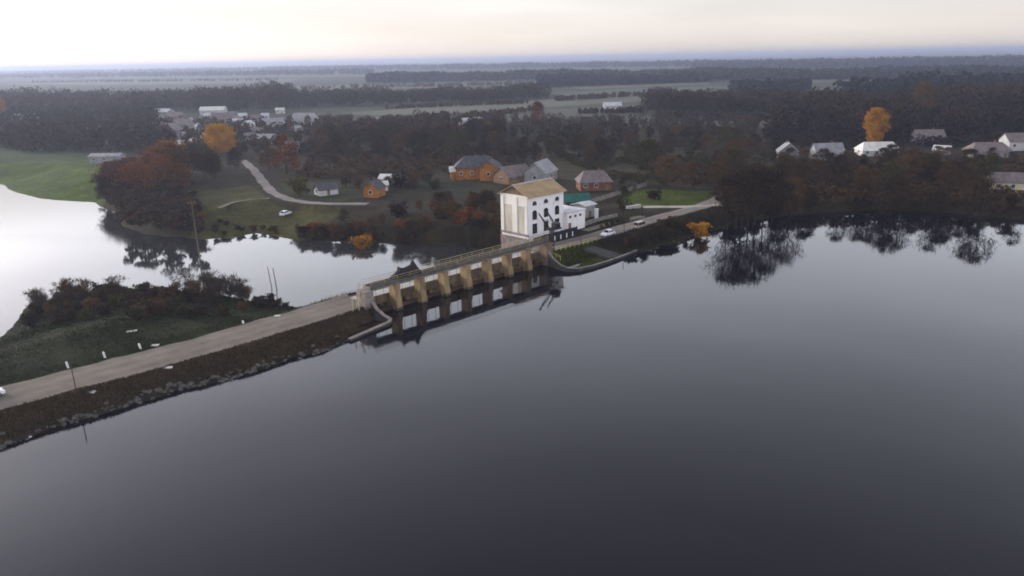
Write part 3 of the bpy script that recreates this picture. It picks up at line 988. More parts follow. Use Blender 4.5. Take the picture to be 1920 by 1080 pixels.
# navy sheet fence in front of the power house with white strips
fp0 = D(54.6, 7.6, ROAD_Z)
fe = thing('sheet_fence', fp0, DAM_ROT, 'dark navy sheet-metal fence with white strips in front of the power house', 'fence')
for k in range(6):
    b = MB(); b.box(k * 2 + .06, k * 2 + 1.94, -.03, .03, .1, 2.4)
    pn = b.build('panel', navy_steel, fe)
    b = MB()
    for j in range(1, 6):
        b.box(k * 2 + .06 + j * .31, k * 2 + .12 + j * .31, -.055, -.031, .15, 2.35)
    b.build('rib', navy_steel, pn)
for k in range(7):
    b = MB(); b.box(k * 2 - .06, k * 2 + .06, -.07, .07, -.2, 2.55)
    b.build('post', dark_steel, fe)
for k in range(4):
    b = MB(); b.box(k * 2.2 + 3.4, k * 2.2 + 3.75, -.10, -.06, .35, 1.5)
    b.build('white_strip', white_paint, fe)

# grey shed and green-roofed outbuilding
def house(name, p, rz, L, W, H, RH, wallm, roofm, label, cat='house', ov=.45, hip=0.0, chimney=True, win=2, doorside=True, group=None, base=-.8, roof2=None):
    """gabled (or hipped) house: length along local x, ridge along x"""
    h = thing(name, p, rz, label, cat, group)
    b = MB(); b.box(-L / 2, L / 2, -W / 2, W / 2, base, H)
    if hip < .01:
        b.prism([(-W / 2, H), (W / 2, H), (0, H + RH)], 'x', -L / 2, L / 2)
    b.build('wall', wallm, h)
    k = RH / (W / 2)
    th = .16
    hx = hip * L / 2
    lo, up = H - ov * k + .04, H + RH + .04
    for sgn in (-1, 1):
        rb = MB()
        e = [(-L / 2 - ov, sgn * (W / 2 + ov), lo), (L / 2 + ov, sgn * (W / 2 + ov), lo), (L / 2 + ov * (hip < .01) - hx, 0, up), (-L / 2 - ov * (hip < .01) + hx, 0, up)]
        e2 = [(x, y, z + th) for x, y, z in e]
        rb.quadmesh(e + e2, [(0, 3, 2, 1), (4, 5, 6, 7), (0, 1, 5, 4), (1, 2, 6, 5), (2, 3, 7, 6), (3, 0, 4, 7)])
        rf = rb.build('roof', roof2 if (roof2 and sgn > 0) else roofm, h)
    if hip >= .01:
        for sgn in (-1, 1):
            rb = MB()
            e = [(sgn * (L / 2 + ov), -W / 2 - ov, lo), (sgn * (L / 2 + ov), W / 2 + ov, lo), (sgn * (L / 2 - hx), 0, up)]
            e2 = [(x, y, z + th) for x, y, z in e]
            rb.quadmesh(e + e2, [(0, 2, 1), (3, 4, 5), (0, 1, 4, 3), (1, 2, 5, 4), (2, 0, 3, 5)])
            rb.build('roof', roofm, h)
    if chimney:
        cb = MB(); cb.box(L * .18 - .3, L * .18 + .3, .2, .8, H + RH * .5, H + RH + .9)
        cb.build('chimney', red_brick, rf)
    if win:
        for sgn in (-1, 1):
            for i in range(win):
                x = -L / 2 + L * (i + .5) / win + (.0 if i else -.1)
                if doorside and sgn < 0 and i == win - 1:
                    d = MB(); d.box(x - .5, x + .5, -W / 2 - .05, -W / 2 - .003, 0, 2.0)
                    d.build('door', brown_board, h)
                    continue
                f = MB(); f.box(x - .6, x + .6, sgn * W / 2 - .04, sgn * W / 2 + .04, H * .38, H * .38 + 1.3)
                fr = f.build('window', white_paint, h)
                g = MB()
                g.box(x - .5, x - .03, sgn * W / 2 + sgn * .042 - .01, sgn * W / 2 + sgn * .042 + .01, H * .38 + .1, H * .38 + 1.2)
                g.box(x + .03, x + .5, sgn * W / 2 + sgn * .042 - .01, sgn * W / 2 + sgn * .042 + .01, H * .38 + .1, H * .38 + 1.2)
                g.build('pane', glass, fr)
        for sgn in (-1, 1):
            f = MB(); f.box(sgn * L / 2 - .04, sgn * L / 2 + .04, -.6, .6, H * .38, H * .38 + 1.3)
            fr = f.build('window', white_paint, h)
            g = MB(); g.box(sgn * L / 2 + sgn * .042 - .01, sgn * L / 2 + sgn * .042 + .01, -.5, .5, H * .38 + .1, H * .38 + 1.2)
            g.build('pane', glass, fr)
    return h

def hp(u, v):
    return on_ground(u, v)

house('shed', D(86, 21.5, 2.2), DAM_ROT, 4.2, 4.5, 3.6, .5, grey_wall, pale_roof, 'small grey shed behind the low annex of the power house', 'shed', chimney=False, win=1)
house('outbuilding', D(91, 29, 2.2), DAM_ROT + R(-30), 7.5, 5.5, 3.4, 1.5, mat('dark green boards', (0.010, 0.03, 0.025), (0.02, 0.05, 0.042), 1.0), green_roof,
      'outbuilding with teal green metal roof behind the power house', 'outbuilding', chimney=False, win=2)
# pale yard wall and gate pillar
wall_along('yard_wall', [at(1092, 425, ROAD_Z), at(1112, 418, ROAD_Z), at(1135, 412, ROAD_Z), at(1157, 407, ROAD_Z)], .35, 1.2, 3.35, concrete_grey, 'pale low yard wall leading away from the annex', 'wall')
b = MB(); b.box(-.4, .4, -.4, .4, -.4, 2.6); b.box(-.5, .5, -.5, .5, 2.6, 2.8)
g = b.build('gate_pillar', white_paint, bevel=.03); g.location = at(1118, 410, 2.3); g.rotation_euler.z = DAM_ROT
tag(g, 'white square gate pillar beside the grey shed', 'pillar')
pf = thing('panel_fence', at(1105, 382, LAND), 0, 'long pale fence of separate panels edging the green lawn', 'fence')
f0, f1 = at(1105, 382, LAND), at(1212, 348, LAND)
dv = f1 - f0
for k in range(11):
    if k in (8,):
        continue
    a, c = dv * (k / 11), dv * ((k + .9) / 11)
    b = MB(); b.beam(a + Vector((0, 0, .55)), c + Vector((0, 0, .55)), .1, 1.3)
    b.build('panel', concrete_grey if k % 3 else concrete_pink, pf)
for k in range(12):
    b = MB(); b.box(dv.x * k / 11 - .1, dv.x * k / 11 + .1, dv.y * k / 11 - .1, dv.y * k / 11 + .1, -.3, 1.35)
    b.build('post', concrete_grey, pf)
pw = thing('block_wall', at(1179, 393, ROAD_Z), 0, 'short pale block wall at the start of the branch track', 'wall')
for k in range(4):
    q = (at(1197, 389.5, ROAD_Z) - at(1179, 393, ROAD_Z)) * (k / 3)
    b = MB(); b.box(q.x - .75, q.x + .75, q.y - .3, q.y + .3, -.2, 1.0)
    b.build('block', pale_stone, pw, bevel=.04)

# ------------------------------------------------------------------ vehicles
def car(p, rz, paint, label, group=None, van=False):
    c = thing('parked_car', p, rz, label, 'car', group)
    Lh, Wd = 2.15, .86
    b = MB()
    side = [(-2.15, .30), (-2.12, .72), (-1.95, .90), (-1.35, .96), (1.0, .98), (1.75, .86), (2.1, .72), (2.15, .32)]
    vs = []
    for i, y in enumerate((-Wd, -Wd * .9, Wd * .9, Wd)):
        for (x, z) in side:
            zz = z if i in (1, 2) or z < .4 else z - .06
            vs.append((x, y, zz))
    n = len(side)
    fs = []
    for i in range(3):
        for j in range(n):
            a, q = i * n + j, i * n + (j + 1) % n
            fs.append((a, q, q + n, a + n))
    fs += [tuple(range(n - 1, -1, -1)), tuple(range(3 * n, 4 * n))]
    b.quadmesh(vs, fs)
    body = b.build('body', paint, c, bevel=.04)
    cab = [(-1.75, .93), (-1.25, 1.40), (.25, 1.44), (1.0, .96)] if not van else [(-2.0, .93), (-1.85, 1.62), (.75, 1.66), (1.35, .96)]
    b = MB()
    w0, w1 = Wd * .93, Wd * .76
    vs = [(cab[0][0], -w0, cab[0][1]), (cab[3][0], -w0, cab[3][1]), (cab[3][0], w0, cab[3][1]), (cab[0][0], w0, cab[0][1]),
          (cab[1][0], -w1, cab[1][1]), (cab[2][0], -w1, cab[2][1]), (cab[2][0], w1, cab[2][1]), (cab[1][0], w1, cab[1][1])]
    b.quadmesh(vs, [(0, 1, 5, 4), (1, 2, 6, 5), (2, 3, 7, 6), (3, 0, 4, 7)])
    b.build('window_band', glass, c)
    b = MB()
    b.quadmesh([(vs[4][0] - .03, -w1 - .02, vs[4][2] - .03), (vs[5][0] + .03, -w1 - .02, vs[5][2] - .03), (vs[6][0] + .03, w1 + .02, vs[6][2] - .03), (vs[7][0] - .03, w1 + .02, vs[7][2] - .03),
                (vs[4][0] + .05, -w1 + .06, vs[4][2] + .05), (vs[5][0] - .05, -w1 + .06, vs[5][2] + .04), (vs[6][0] - .05, w1 - .06, vs[6][2] + .04), (vs[7][0] + .05, w1 - .06, vs[7][2] + .05)],
               [(0, 3, 2, 1), (4, 5, 6, 7), (0, 1, 5, 4), (1, 2, 6, 5), (2, 3, 7, 6), (3, 0, 4, 7)])
    b.build('roof', paint, c)
    for y in (-1, 1):
        for (i, j) in ((0, 4), (1, 5)):
            a, q = Vector(vs[i]), Vector(vs[j])
            a.y, q.y = abs(a.y) * y, abs(q.y) * y
            b = MB(); b.beam(a + Vector((0, y * .01, 0)), q + Vector((0, y * .01, 0)), .09, .09)
            b.build('pillar', paint, c)
        b = MB(); b.beam((-.3, y * (w0 + .005), .95), (-.35, y * (w1 + .01), cab[1][1]), .08, .06)
        b.build('pillar', paint, c)
    for x in (-1.3, 1.35):
        for y in (-1, 1):
            b = MB(); b.tube((x, y * (Wd - .19), .31), (x, y * (Wd + .015), .31), .31, n=14)
            wh = b.build('wheel', rubber, c)
            b = MB(); b.tube((x, y * (Wd - .1), .31), (x, y * (Wd + .025), .31), .19, n=12)
            b.build('rim', chrome, wh)
    for y in (-.62, .62):
        b = MB(); b.box(2.0, 2.16, y - .2, y + .2, .56, .70)
        b.build('headlight', lamp_clear, c)
        b = MB(); b.box(-2.17, -2.08, y - .18, y + .18, .60, .78)
        b.build('tail_light', lamp_red, c)
    return c
cp = D(71.6, 1.9, ROAD_Z + .06)
car(cp, DAM_ROT + PI + R(4), car_white, 'white sedan stopped on the road beyond the dam, by the yellow railing')
car(D(84.4, 1.3, ROAD_Z + .02), DAM_ROT + R(2), car_sand, 'sand-coloured van parked on the verge behind the white sedan', van=True)
car(on_ground(534, 388), R(68), car_white, 'white car on the grass beside the bend of the village track')
car(D(-58.7, 5.7, ROAD_Z + .05), DAM_ROT + R(3), car_white, 'white car cut off by the left edge of the picture on the dirt road')

# ------------------------------------------------------------------ posts, poles, stones
def marker(u, v, lean, label, h=.95):
    p = on_ground(u, v)
    o = thing('marker_post', p, DAM_ROT, label, 'marker post', 'white marker posts along the dirt road')
    b = MB()
    b.box(-.13, .13, -.13, .13, -.3, h)
    b.prism([(-.13, h), (.13, h), (0, h + .12)], 'y', -.13, .13)
    q = b.build('post', white_paint, o)
    o.rotation_euler.y = R(lean)
marker(128, 690, -6, 'white marker post nearest the thin brown pole on the grass verge')
marker(197, 671, -5, 'white marker post on the grass verge, middle of the three')
marker(264, 655, -8, 'white marker post on the verge beside a pale slab, farthest of the three')
marker(456, 606, 0, 'tiny white marker post at the verge halfway along the dirt road', .4)

def pole(name, p, h, r, lean, label, arms=0, m=wood, group=None):
    o = thing(name, p, DAM_ROT, label, 'pole', group)
    b = MB(); b.tube((0, 0, -.6), (0, 0, h), r, r * .65, n=8)
    b.build('shaft', m, o)
    for k in range(arms):
        z = h - .4 - k * .6
        b = MB(); b.box(-.9, .9, -.06, .06, z - .05, z + .05)
        ar = b.build('crossarm', m, o)
        for x in (-.75, 0, .75):
            b = MB(); b.tube((x, 0, z + .05), (x, 0, z + .28), .05, .035, n=6)
            b.build('insulator', pale_stone, ar)
    o.rotation_euler = (R(lean[0]), R(lean[1]), DAM_ROT)
    return o
pole('utility_pole', on_ground(381, 530), 19.5, .20, (0, 0), 'tall bare wooden utility pole rising from the scrub before the river', 1)
pole('leaning_post', on_ground(512, 553), 6.6, .11, (-3, -3), 'left one of a pair of thin leaning posts at the river edge', group='paired posts at the river edge')
pole('leaning_post', on_ground(521, 553), 6.3, .13, (-2, -3), 'right one of a pair of thin leaning posts at the river edge', group='paired posts at the river edge')
pole('sign_pole', on_ground(142, 729), 4.0, .075, (0, 0), 'thin brown pole at the near edge of the dirt road', m=rust_steel)
pole('lamp_pole', on_ground(1170, 436), 5.2, .08, (0, 0), 'thin dark pole beside the road behind the white sedan', m=dark_steel)
pole('lamp_pole', on_ground(1089, 462), 4.2, .09, (0, 0), 'short rusty pole on the yellow railing line', m=rust_steel)
pole('lamp_pole', on_ground(1043, 478), 3.0, .10, (0, 0), 'stubby dark post at the far dam abutment', m=dark_steel)

def rock_mesh(seed):
    r = np.random.default_rng(seed)
    V, F = [], []
    n, m = 7, 4
    V.append((0, 0, -.6))
    for i in range(1, m):
        for k in range(n):
            a = 2 * PI * k / n + r.uniform(-.2, .2)
            ph_ = PI * i / m
            rad = r.uniform(.75, 1.15)
            V.append((rad * math.sin(ph_) * math.cos(a), rad * .8 * math.sin(ph_) * math.sin(a), -rad * .62 * math.cos(ph_)))
    V.append((0, 0, .6))
    for k in range(n):
        F.append((0, 1 + (k + 1) % n, 1 + k))
        F.append((len(V) - 1, 1 + (m - 2) * n + k, 1 + (m - 2) * n + (k + 1) % n))
    for i in range(m - 2):
        for k in range(n):
            a = 1 + i * n + k
            c = 1 + i * n + (k + 1) % n
            F += [(a, c, c + n, a + n)]
    me = bpy.data.meshes.new('stone')
    me.from_pydata(V, [], F)
    return me
ROCKS = [rock_mesh(s) for s in range(6)]
for me in ROCKS:
    me.materials.append(stone)
def put_rock(x, y, z, s, label, group, m=None, flat=1.0):
    o = bpy.data.objects.new('shore_stone', random.choice(ROCKS))
    COL.objects.link(o)
    o.location = (x, y, z)
    o.rotation_euler = (random.uniform(-.4, .4), random.uniform(-.4, .4), random.uniform(0, 6.3))
    o.scale = (s, s * random.uniform(.7, 1.1), s * random.uniform(.7, 1.0) * flat)
    if m:
        o.material_slots[0].link = 'OBJECT'
        o.material_slots[0].material = m
    return tag(o, label, 'stone', group)
# waterline of the dirt-road bank
line = [(-75, -5.4), (-60, -6.3), (-52, -5.2), (-44.6, -5.6), (-38, -5.3), (-33, -6.6), (-25, -7.3), (-20, -7.0), (-14, -8.1), (-9.6, -6.8)]
for i in range(190):
    t = random.uniform(-66, -9.6)
    n = float(np.interp(t, [a for a, _ in line], [c for _, c in line])) + random.gauss(.2, .5)
    p = D(t, n)
    s = random.choice((.22, .3, .38, .5, .62))
    where = ('at the left picture edge', 'below the marker posts', 'along the middle of the dirt road', 'nearest the dam')[min(3, int((t + 66) / 14.1))]
    put_rock(p.x, p.y, max(gz(p), -.25) + s * .12, s, {.22: 'small', .3: 'smallish', .38: 'middling', .5: 'large', .62: 'very large'}[s] + ' rough grey riprap stone at the waterline ' + where, 'riprap stones along the dirt-road bank')
for i in range(26):
    t = random.uniform(72, 112)
    n = float(np.interp(t, [74, 80, 84, 89, 95, 104, 118], [-9.6, -8.6, -10.4, -10.2, -8.9, -9.7, -11])) + random.gauss(.1, .4)
    p = D(t, n)
    put_rock(p.x, p.y, max(gz(p), -.2) + .05, random.choice((.2, .3, .45)), 'dark stone at the waterline beyond the curved wing wall', 'stones beyond the wing wall')
# pale slabs and litter lying about
for u, v, w, lab in ((247, 622, 1.6, 'pale flat slab lying in the grass below the scrub'), (291, 648, 1.2, 'pale slab lying at the verge beside the farthest marker post'),
                     (315, 690, 1.3, 'pale slab at the near edge of the dirt road'), (520, 593, 1.1, 'pale slab on the far verge of the dirt road'), (172, 733, .9, 'small pale slab at the road edge beside the brown pole')):
    p = on_ground(u, v)
    b = MB(); b.box(-w / 2, w / 2, -.3, .3, -.05, .16)
    o = b.build('concrete_slab', pale_stone, bevel=.03)
    o.location = p; o.rotation_euler = (R(3), R(-4), R(random.uniform(-10, 20)))
    tag(o, lab, 'slab')
for u, v in ((105, 780), (108, 792), (50, 790), (217, 762), (407, 700), (695, 598), (130, 783), (330, 742), (1283, 447), (1305, 449)):
    p = on_ground(u, v)
    put_rock(p.x, p.y, p.z + .08, .26, 'single whitish stone on the bank slope', 'whitish stones on the bank slopes', pale_stone)

# ------------------------------------------------------------------ houses of the village
house('brick_house', hp(895, 333), R(4), 16, 9, 4.6, 3.4, orange_brick, slate, 'large orange brick house with dark hipped roof', ov=.5, hip=.45, win=4)
house('brick_wing', hp(920, 336), R(80), 8.5, 6.5, 4.8, 2.2, orange_brick, slate, 'orange brick gabled wing in front of the large brick house', chimney=False, win=2)
house('brick_porch', hp(856, 335.5), R(6), 4.4, 5, 3.2, 1.4, orange_brick, white_roof, 'small orange brick porch with white roof beside the large brick house', 'porch', chimney=False, win=1)
house('barn', hp(962, 341), R(38), 11, 9, 2.8, 3.0, brown_board, mauve_roof, 'dark weathered barn with broad brownish roof behind the power house', 'barn', chimney=False, win=2)
house('house', hp(1014, 339), R(66), 12, 8, 3.6, 3.6, grey_wall, grey_roof, 'house with steep pale grey roof rising behind the power house', win=3, roof2=grey_roof)
house('house', hp(1113, 354), R(6), 10.5, 8, 3.0, 3.0, red_brick, mauve_roof, 'brown brick cottage with grey hipped roof behind the pale fence', hip=.35, win=3)
house('cottage', hp(703, 368), R(70), 5.5, 5, 3.0, 2.2, orange_brick, slate, 'tiny orange brick cottage among brown shrubs', 'cottage', win=1)
house('shed', hp(737, 347), R(-12), 8.5, 5, 2.6, 1.2, grey_wall, white_roof, 'low shed with white sheet roof behind the tiny brick cottage', 'shed', chimney=False, win=1)
house('shed', hp(717, 357), R(20), 3.4, 3, 2.2, .9, white_wall, white_roof, 'very small white hut between the cottage and the white-roofed shed', 'shed', chimney=False, win=1)
house('shed', hp(612, 364), R(35), 6.5, 5, 2.0, 1.5, white_wall, slate, 'grey-roofed shed with white gable beside the yellow bush', 'shed', chimney=False, win=1)
house('house', hp(1476, 298), R(75), 10, 8, 3.4, 3.4, grey_wall, grey_roof, 'small house with pale gable, leftmost on the right bank', win=2)
house('house', hp(1549, 299), R(3), 11.5, 8, 2.8, 3.8, white_wall, grey_roof, 'grey-roofed house with white eaves between the bare trees on the right bank', win=3)
house('warehouse', hp(1644, 290), R(-3), 15.5, 9, 2.4, 2.9, white_wall, white_roof, 'broad building with bright white roof on the right bank', 'building', hip=.22, win=4, chimney=False)
house('house', hp(1738, 268), R(-8), 12.5, 8, 3.2, 3.0, grey_wall, mauve_roof, 'brownish-roofed house with white gable corners behind the right bank', win=3)
house('shed', hp(1765, 290), R(-40), 6, 4.5, 2.2, 1.6, grey_wall, pale_roof, 'small pale shed below the brownish-roofed house', 'shed', chimney=False, win=1)
house('house', hp(1849, 295), R(-6), 15, 9, 3, 3.0, grey_wall, mauve_roof, 'low house with weathered greyish roof near the right edge', hip=.3, win=3)
house('house', hp(1912, 280), R(-6), 14, 9, 4, 3.0, white_wall, mauve_roof, 'white-walled house cut by the right edge', win=3)
house('farm_building', hp(1905, 357), R(-18), 16, 7, 3.0, 2.4, cream_wall, mauve_roof, 'long pale-walled farm building with brown roof at the right edge', 'building', win=4, chimney=False)
far = [  # u, v, length, width, wall height, roof height, rotation, wall, roof, label
    (50, 233, 16, 9, 5, 3, 5, white_wall, grey_roof, 'pale grey house alone at the far left'),
    (203, 304, 14, 6, 3.0, 1.0, -2, grey_wall, grey_roof, 'low grey shed at the end of the green field'),
    (305, 216, 30, 10, 4, 3, -30, grey_wall, pale_roof, 'long white-roofed building, leftmost of the village'),
    (332, 226, 18, 10, 4, 4, -25, grey_wall, mauve_roof, 'grey-roofed house below the long white roof'),
    (345, 240, 16, 10, 4, 4, -20, grey_wall, mauve_roof, 'grey-roofed house just left of the village road'),
    (322, 250, 17, 10, 4, 4, -28, grey_wall, mauve_roof, 'grey-roofed house at the left of the village, second row'),
    (318, 266, 15, 10, 4, 4, 15, grey_wall, mauve_roof, 'broad grey-roofed house nearest the rust-coloured trees'),
    (325, 278, 11, 6, 3, 2, 8, grey_wall, white_roof, 'white-capped shed above the rust-coloured trees'),
    (357, 270, 8, 4, 2.4, 1, 62, white_wall, white_roof, 'narrow white-roofed shed beside the village road'),
    (401, 215, 27, 12, 5, 3.5, 2, white_wall, white_roof, 'bright white-roofed barn at the top of the village'),
    (387, 226, 9, 8, 3.5, 3, 70, white_wall, pale_roof, 'small white gable below the bright white-roofed barn'),
    (422, 232, 22, 14, 4.5, 5.5, 2, grey_wall, mauve_roof, 'broad grey-roofed house in the middle of the village'),
    (456, 225, 8, 7, 4, 2.5, 10, white_wall, pale_roof, 'small pale house right of the broad grey roof'),
    (449, 233, 11, 6, 3, 2, 15, grey_wall, pale_roof, 'low pale shed right of the broad grey roof'),
    (467, 242, 9, 8, 4, 3, 80, white_wall, pale_roof, 'white gabled cottage behind the orange round tree'),
    (440, 257, 5, 4, 3, 1.5, 0, white_wall, white_roof, 'tiny white hut touching the orange round tree'),
    (513, 237, 18, 9, 4, 3, 4, white_wall, grey_roof, 'white-walled house with grey roof in the village'),
    (526, 213, 9, 6, 4, 2, 4, white_wall, white_roof, 'tiny white house highest behind the village'),
    (573, 234, 20, 13, 5, 5, -12, white_wall, grey_roof, 'large house with light walls and grey roof, rightmost of the village'),
    (500, 268, 13, 8, 3.5, 2.5, -8, grey_wall, grey_roof, 'grey house among dark trees below the village'),
    (797, 236, 9, 7, 4, 2.5, 60, grey_wall, grey_roof, 'faint grey house beside the far fields'),
    (868, 243, 7, 6, 3.5, 1.5, 20, cream_wall, white_roof, 'small cream hut left of the cream farmhouse'),
    (885, 240, 14, 7, 4.5, 2, 35, cream_wall, pale_roof, 'cream farmhouse in front of the pale field'),
    (1148, 207, 14, 9, 4, 2.5, 0, white_wall, pale_roof, 'lone white building out on the far field'),
    (712, 236, 6, 6, 5, 2.5, 20, grey_wall, grey_roof, 'faint narrow grey house among the dark trees'),
    (545, 283, 10, 7, 3, 2.5, 20, grey_wall, mauve_roof, 'grey cottage half hidden behind the conical brown trees'),
]
far += [
    (296, 222, 12, 8, 3, 3, -20, grey_wall, mauve_roof, 'small grey-roofed cottage under the long white roof'),
    (352, 232, 8, 6, 3, 2, 30, white_wall, pale_roof, 'small white cottage at the top of the village road'),
    (374, 243, 8, 6, 3, 2, -60, grey_wall, grey_roof, 'small grey shed on the bend of the village road'),
    (392, 236, 9, 7, 3, 2.5, 12, white_wall, mauve_roof, 'small cottage below the white gable in the village'),
    (412, 220, 8, 6, 3, 2, 25, grey_wall, pale_roof, 'pale shed just under the bright white-roofed barn'),
    (437, 219, 9, 6, 3, 2, -15, grey_wall, grey_roof, 'small grey shed behind the broad grey roof'),
    (482, 228, 10, 7, 3, 3, 20, grey_wall, mauve_roof, 'brownish cottage between the white cottage and the white-walled house'),
    (487, 252, 9, 6, 3, 2, -30, grey_wall, grey_roof, 'small grey shed right of the orange round tree'),
    (498, 222, 7, 6, 3, 2, 5, white_wall, pale_roof, 'tiny pale cottage above the white-walled house'),
    (541, 231, 9, 7, 3, 2.5, 30, grey_wall, mauve_roof, 'brownish cottage left of the large light-walled house'),
    (556, 248, 9, 6, 3, 2, -10, white_wall, grey_roof, 'small white cottage below the large light-walled house'),
    (470, 262, 8, 6, 3, 2, 40, grey_wall, mauve_roof, 'brownish shed in the trees below the white cottage'),
    (336, 262, 9, 6, 3, 2.4, 50, grey_wall, grey_roof, 'grey shed close to the lower end of the village road'),
    (300, 240, 10, 7, 3, 3, 10, grey_wall, mauve_roof, 'brownish house at the left rim of the village'),
]
for u, v, L, W, H, RH, a, wm, rm, lab in far:
    if u not in (50, 203, 1148, 885): L, W, H, RH = L * .78, W * .78, H * .82, RH * .8
    house('house' if 'shed' not in lab and 'barn' not in lab and 'hut' not in lab else 'shed', at(u, v, LAND), R(a), L, W, H, RH, wm, rm, lab,
          'shed' if 'shed' in lab else 'barn' if 'barn' in lab else 'hut' if 'hut' in lab else 'building' if 'building' in lab else 'house', chimney=L > 12, win=2 if L < 12 else 3)

# ------------------------------------------------------------------ trees
def limb_tube(V, F, p0, p1, r0, r1, n):
    d = p1 - p0
    d = d / (np.linalg.norm(d) + 1e-9)
    a = np.cross(d, [0, 0, 1.0]) if abs(d[2]) < .95 else np.cross(d, [1.0, 0, 0])
    a /= np.linalg.norm(a)
    b = np.cross(d, a)
    o = len(V)
    for p, r in ((p0, r0), (p1, r1)):
        for k in range(n):
            an = 2 * PI * k / n
            V.append(p + a * r * math.cos(an) + b * r * math.sin(an))
    for k in range(n):
        F.append((o + k, o + (k + 1) % n, o + n + (k + 1) % n))
        F.append((o + k, o + n + (k + 1) % n, o + n + k))

def make_tree(seed, H, rad, base, shape, nleaf, leaf, twig):
    """returns (trunk mesh, crown mesh); shape: round, cone, column, bush, fan"""
    r = np.random.default_rng(seed)
    V, F = [], []
    tips = []
    def prof(h):                                       # crown radius over relative height
        if shape == 'cone': return rad * (1 - h) ** .8 + .15
        if shape == 'column': return rad * math.sin(PI * min(max(h, .03), .97)) ** .45
        if shape == 'fan': return rad * (.25 + .8 * h)
        if shape == 'bush': return rad * math.sqrt(max(0, 1 - (h * .95) ** 2))
        return rad * math.sin(PI * (.12 + .83 * h)) ** .75
    stems = 1 if shape not in ('bush', 'fan') else int(r.integers(5, 8))
    for s in range(stems):
        if stems == 1:
            pts = [np.array([0, 0, -.4])]
            for k in range(1, 6):
                pts.append(np.array([r.normal(0, .02 * H), r.normal(0, .02 * H), H * .95 * k / 5]))
            r0 = .017 * H + .03
            for k in range(5):
                limb_tube(V, F, pts[k], pts[k + 1], r0 * (1 - k / 5.3), r0 * (1 - (k + 1) / 5.3), 6)
            nb = 15
            for k in range(nb):
                h = (k + .5) / nb
                z = base * H + (H * .97 - base * H) * h
                q = np.array([np.interp(z, [p[2] for p in pts], [p[i] for p in pts]) for i in range(3)])
                an = k * 2.4 + r.uniform(-.5, .5)
                rr = prof(h) * r.uniform(.65, 1.0)
                up = rr * (.35 if shape == 'cone' else 1.0 if shape == 'column' else .75)
                e = q + np.array([math.cos(an) * rr, math.sin(an) * rr, up * r.uniform(.6, 1.0)])
                e[2] = min(e[2], H * .98)
                lim = prof(min(max((e[2] - base * H) / (H - base * H), 0), 1)) * .95 + .05
                dd = math.hypot(e[0], e[1])
                if dd > lim: e[:2] *= lim / dd
                mid = (q + e) / 2 + r.normal(0, .03 * H, 3) + [0, 0, -.02 * H]
                rb = .0065 * H * (1.2 - .7 * h)
                limb_tube(V, F, q, mid, rb, rb * .65, 4)
                limb_tube(V, F, mid, e, rb * .65, rb * .2, 3)
                tips.append((e, rr)); tips.append(((mid + e) / 2, rr * .8))
                for j in range(3):
                    f = mid + (e - mid) * r.uniform(0, .7)
                    g_ = f + r.normal(0, .3 * rr + .15, 3) + np.array([math.cos(an), math.sin(an), .8]) * rr * .25
                    g_[2] = min(g_[2], H)
                    lim = prof(min(max((g_[2] - base * H) / (H - base * H), 0), 1)) + .05
                    dd = math.hypot(g_[0], g_[1])
                    if dd > lim: g_[:2] *= lim / dd
                    limb_tube(V, F, f, g_, rb * .4, rb * .12, 3)
                    tips.append((g_, rr * .7))
        else:
            an = 2 * PI * s / stems + r.uniform(-.4, .4)
            sp = rad * (.55 if shape == 'fan' else .7) * r.uniform(.3, 1)
            p0 = np.array([math.cos(an) * .15, math.sin(an) * .15, -.2])
            e = np.array([math.cos(an) * sp, math.sin(an) * sp, H * r.uniform(.6, .95)])
            mid = (p0 + e) / 2 + [0, 0, .08 * H]
            limb_tube(V, F, p0, mid, .012 * H + .015, .008 * H + .01, 4)
            limb_tube(V, F, mid, e, .008 * H + .01, .006, 3)
            tips.append((e, rad * .5)); tips.append((mid, rad * .5))
            for j in range(5):
                f = mid + (e - mid) * r.uniform(-.6, .9)
                g_ = f + r.normal(0, .25 * rad, 3)
                g_[2] = np.clip(g_[2], .15 * H, H)
                limb_tube(V, F, f, g_, .008 * H, .004, 3)
                tips.append((g_, rad * .45))
    trunk = tri_mesh('trunk', np.array(V), np.array(F), mats=[bark])
    # crown: leaf or twig faces in clumps round the limb ends
    nt = len(tips)
    per = nleaf // nt
    P, tint = [], []
    for (c, rr) in tips:
        k = max(4, int(per * r.uniform(.5, 1.5)))
        s = max(.22, .30 * rr)
        q = c + r.normal(0, 1, (k, 3)) * [s, s, s * .8]
        P.append(q)
        cz = np.clip(c[2] / H, 0, 1)
        tint.append(np.clip(r.uniform(.0, .75) + .35 * (r.random(k) - .5) + .25 * cz, 0, 1.3))  # higher clumps painted lighter, as if lit from above
    if nleaf > 5000:                                   # close-leaved crown: fill the volume as well
        k = nleaf // 2
        hh = r.uniform(0, 1, k)
        an = r.uniform(0, 2 * PI, k)
        lump = 1 + .18 * np.sin(an * 3 + seed) + .17 * np.sin(hh * 9 + an * 2 + seed)
        rd = np.array([prof(v) for v in hh]) * np.sqrt(r.uniform(.1, 1, k)) * lump
        P.append(np.stack([np.cos(an) * rd, np.sin(an) * rd, base * H + (H * .98 - base * H) * hh], 1))
        tint.append(np.clip(.45 + .35 * np.sin(an * 4 + hh * 11) + .5 * (r.random(k) - .5), 0, 1.3))  # lobes of light and shade painted into the leaf tint
    P = np.concatenate(P)
    tint = np.concatenate(tint)
    ok = (P[:, 2] > base * H * .8 + .1) & (P[:, 2] < H * 1.06)
    P, tint = P[ok], tint[ok]
    n = len(P)
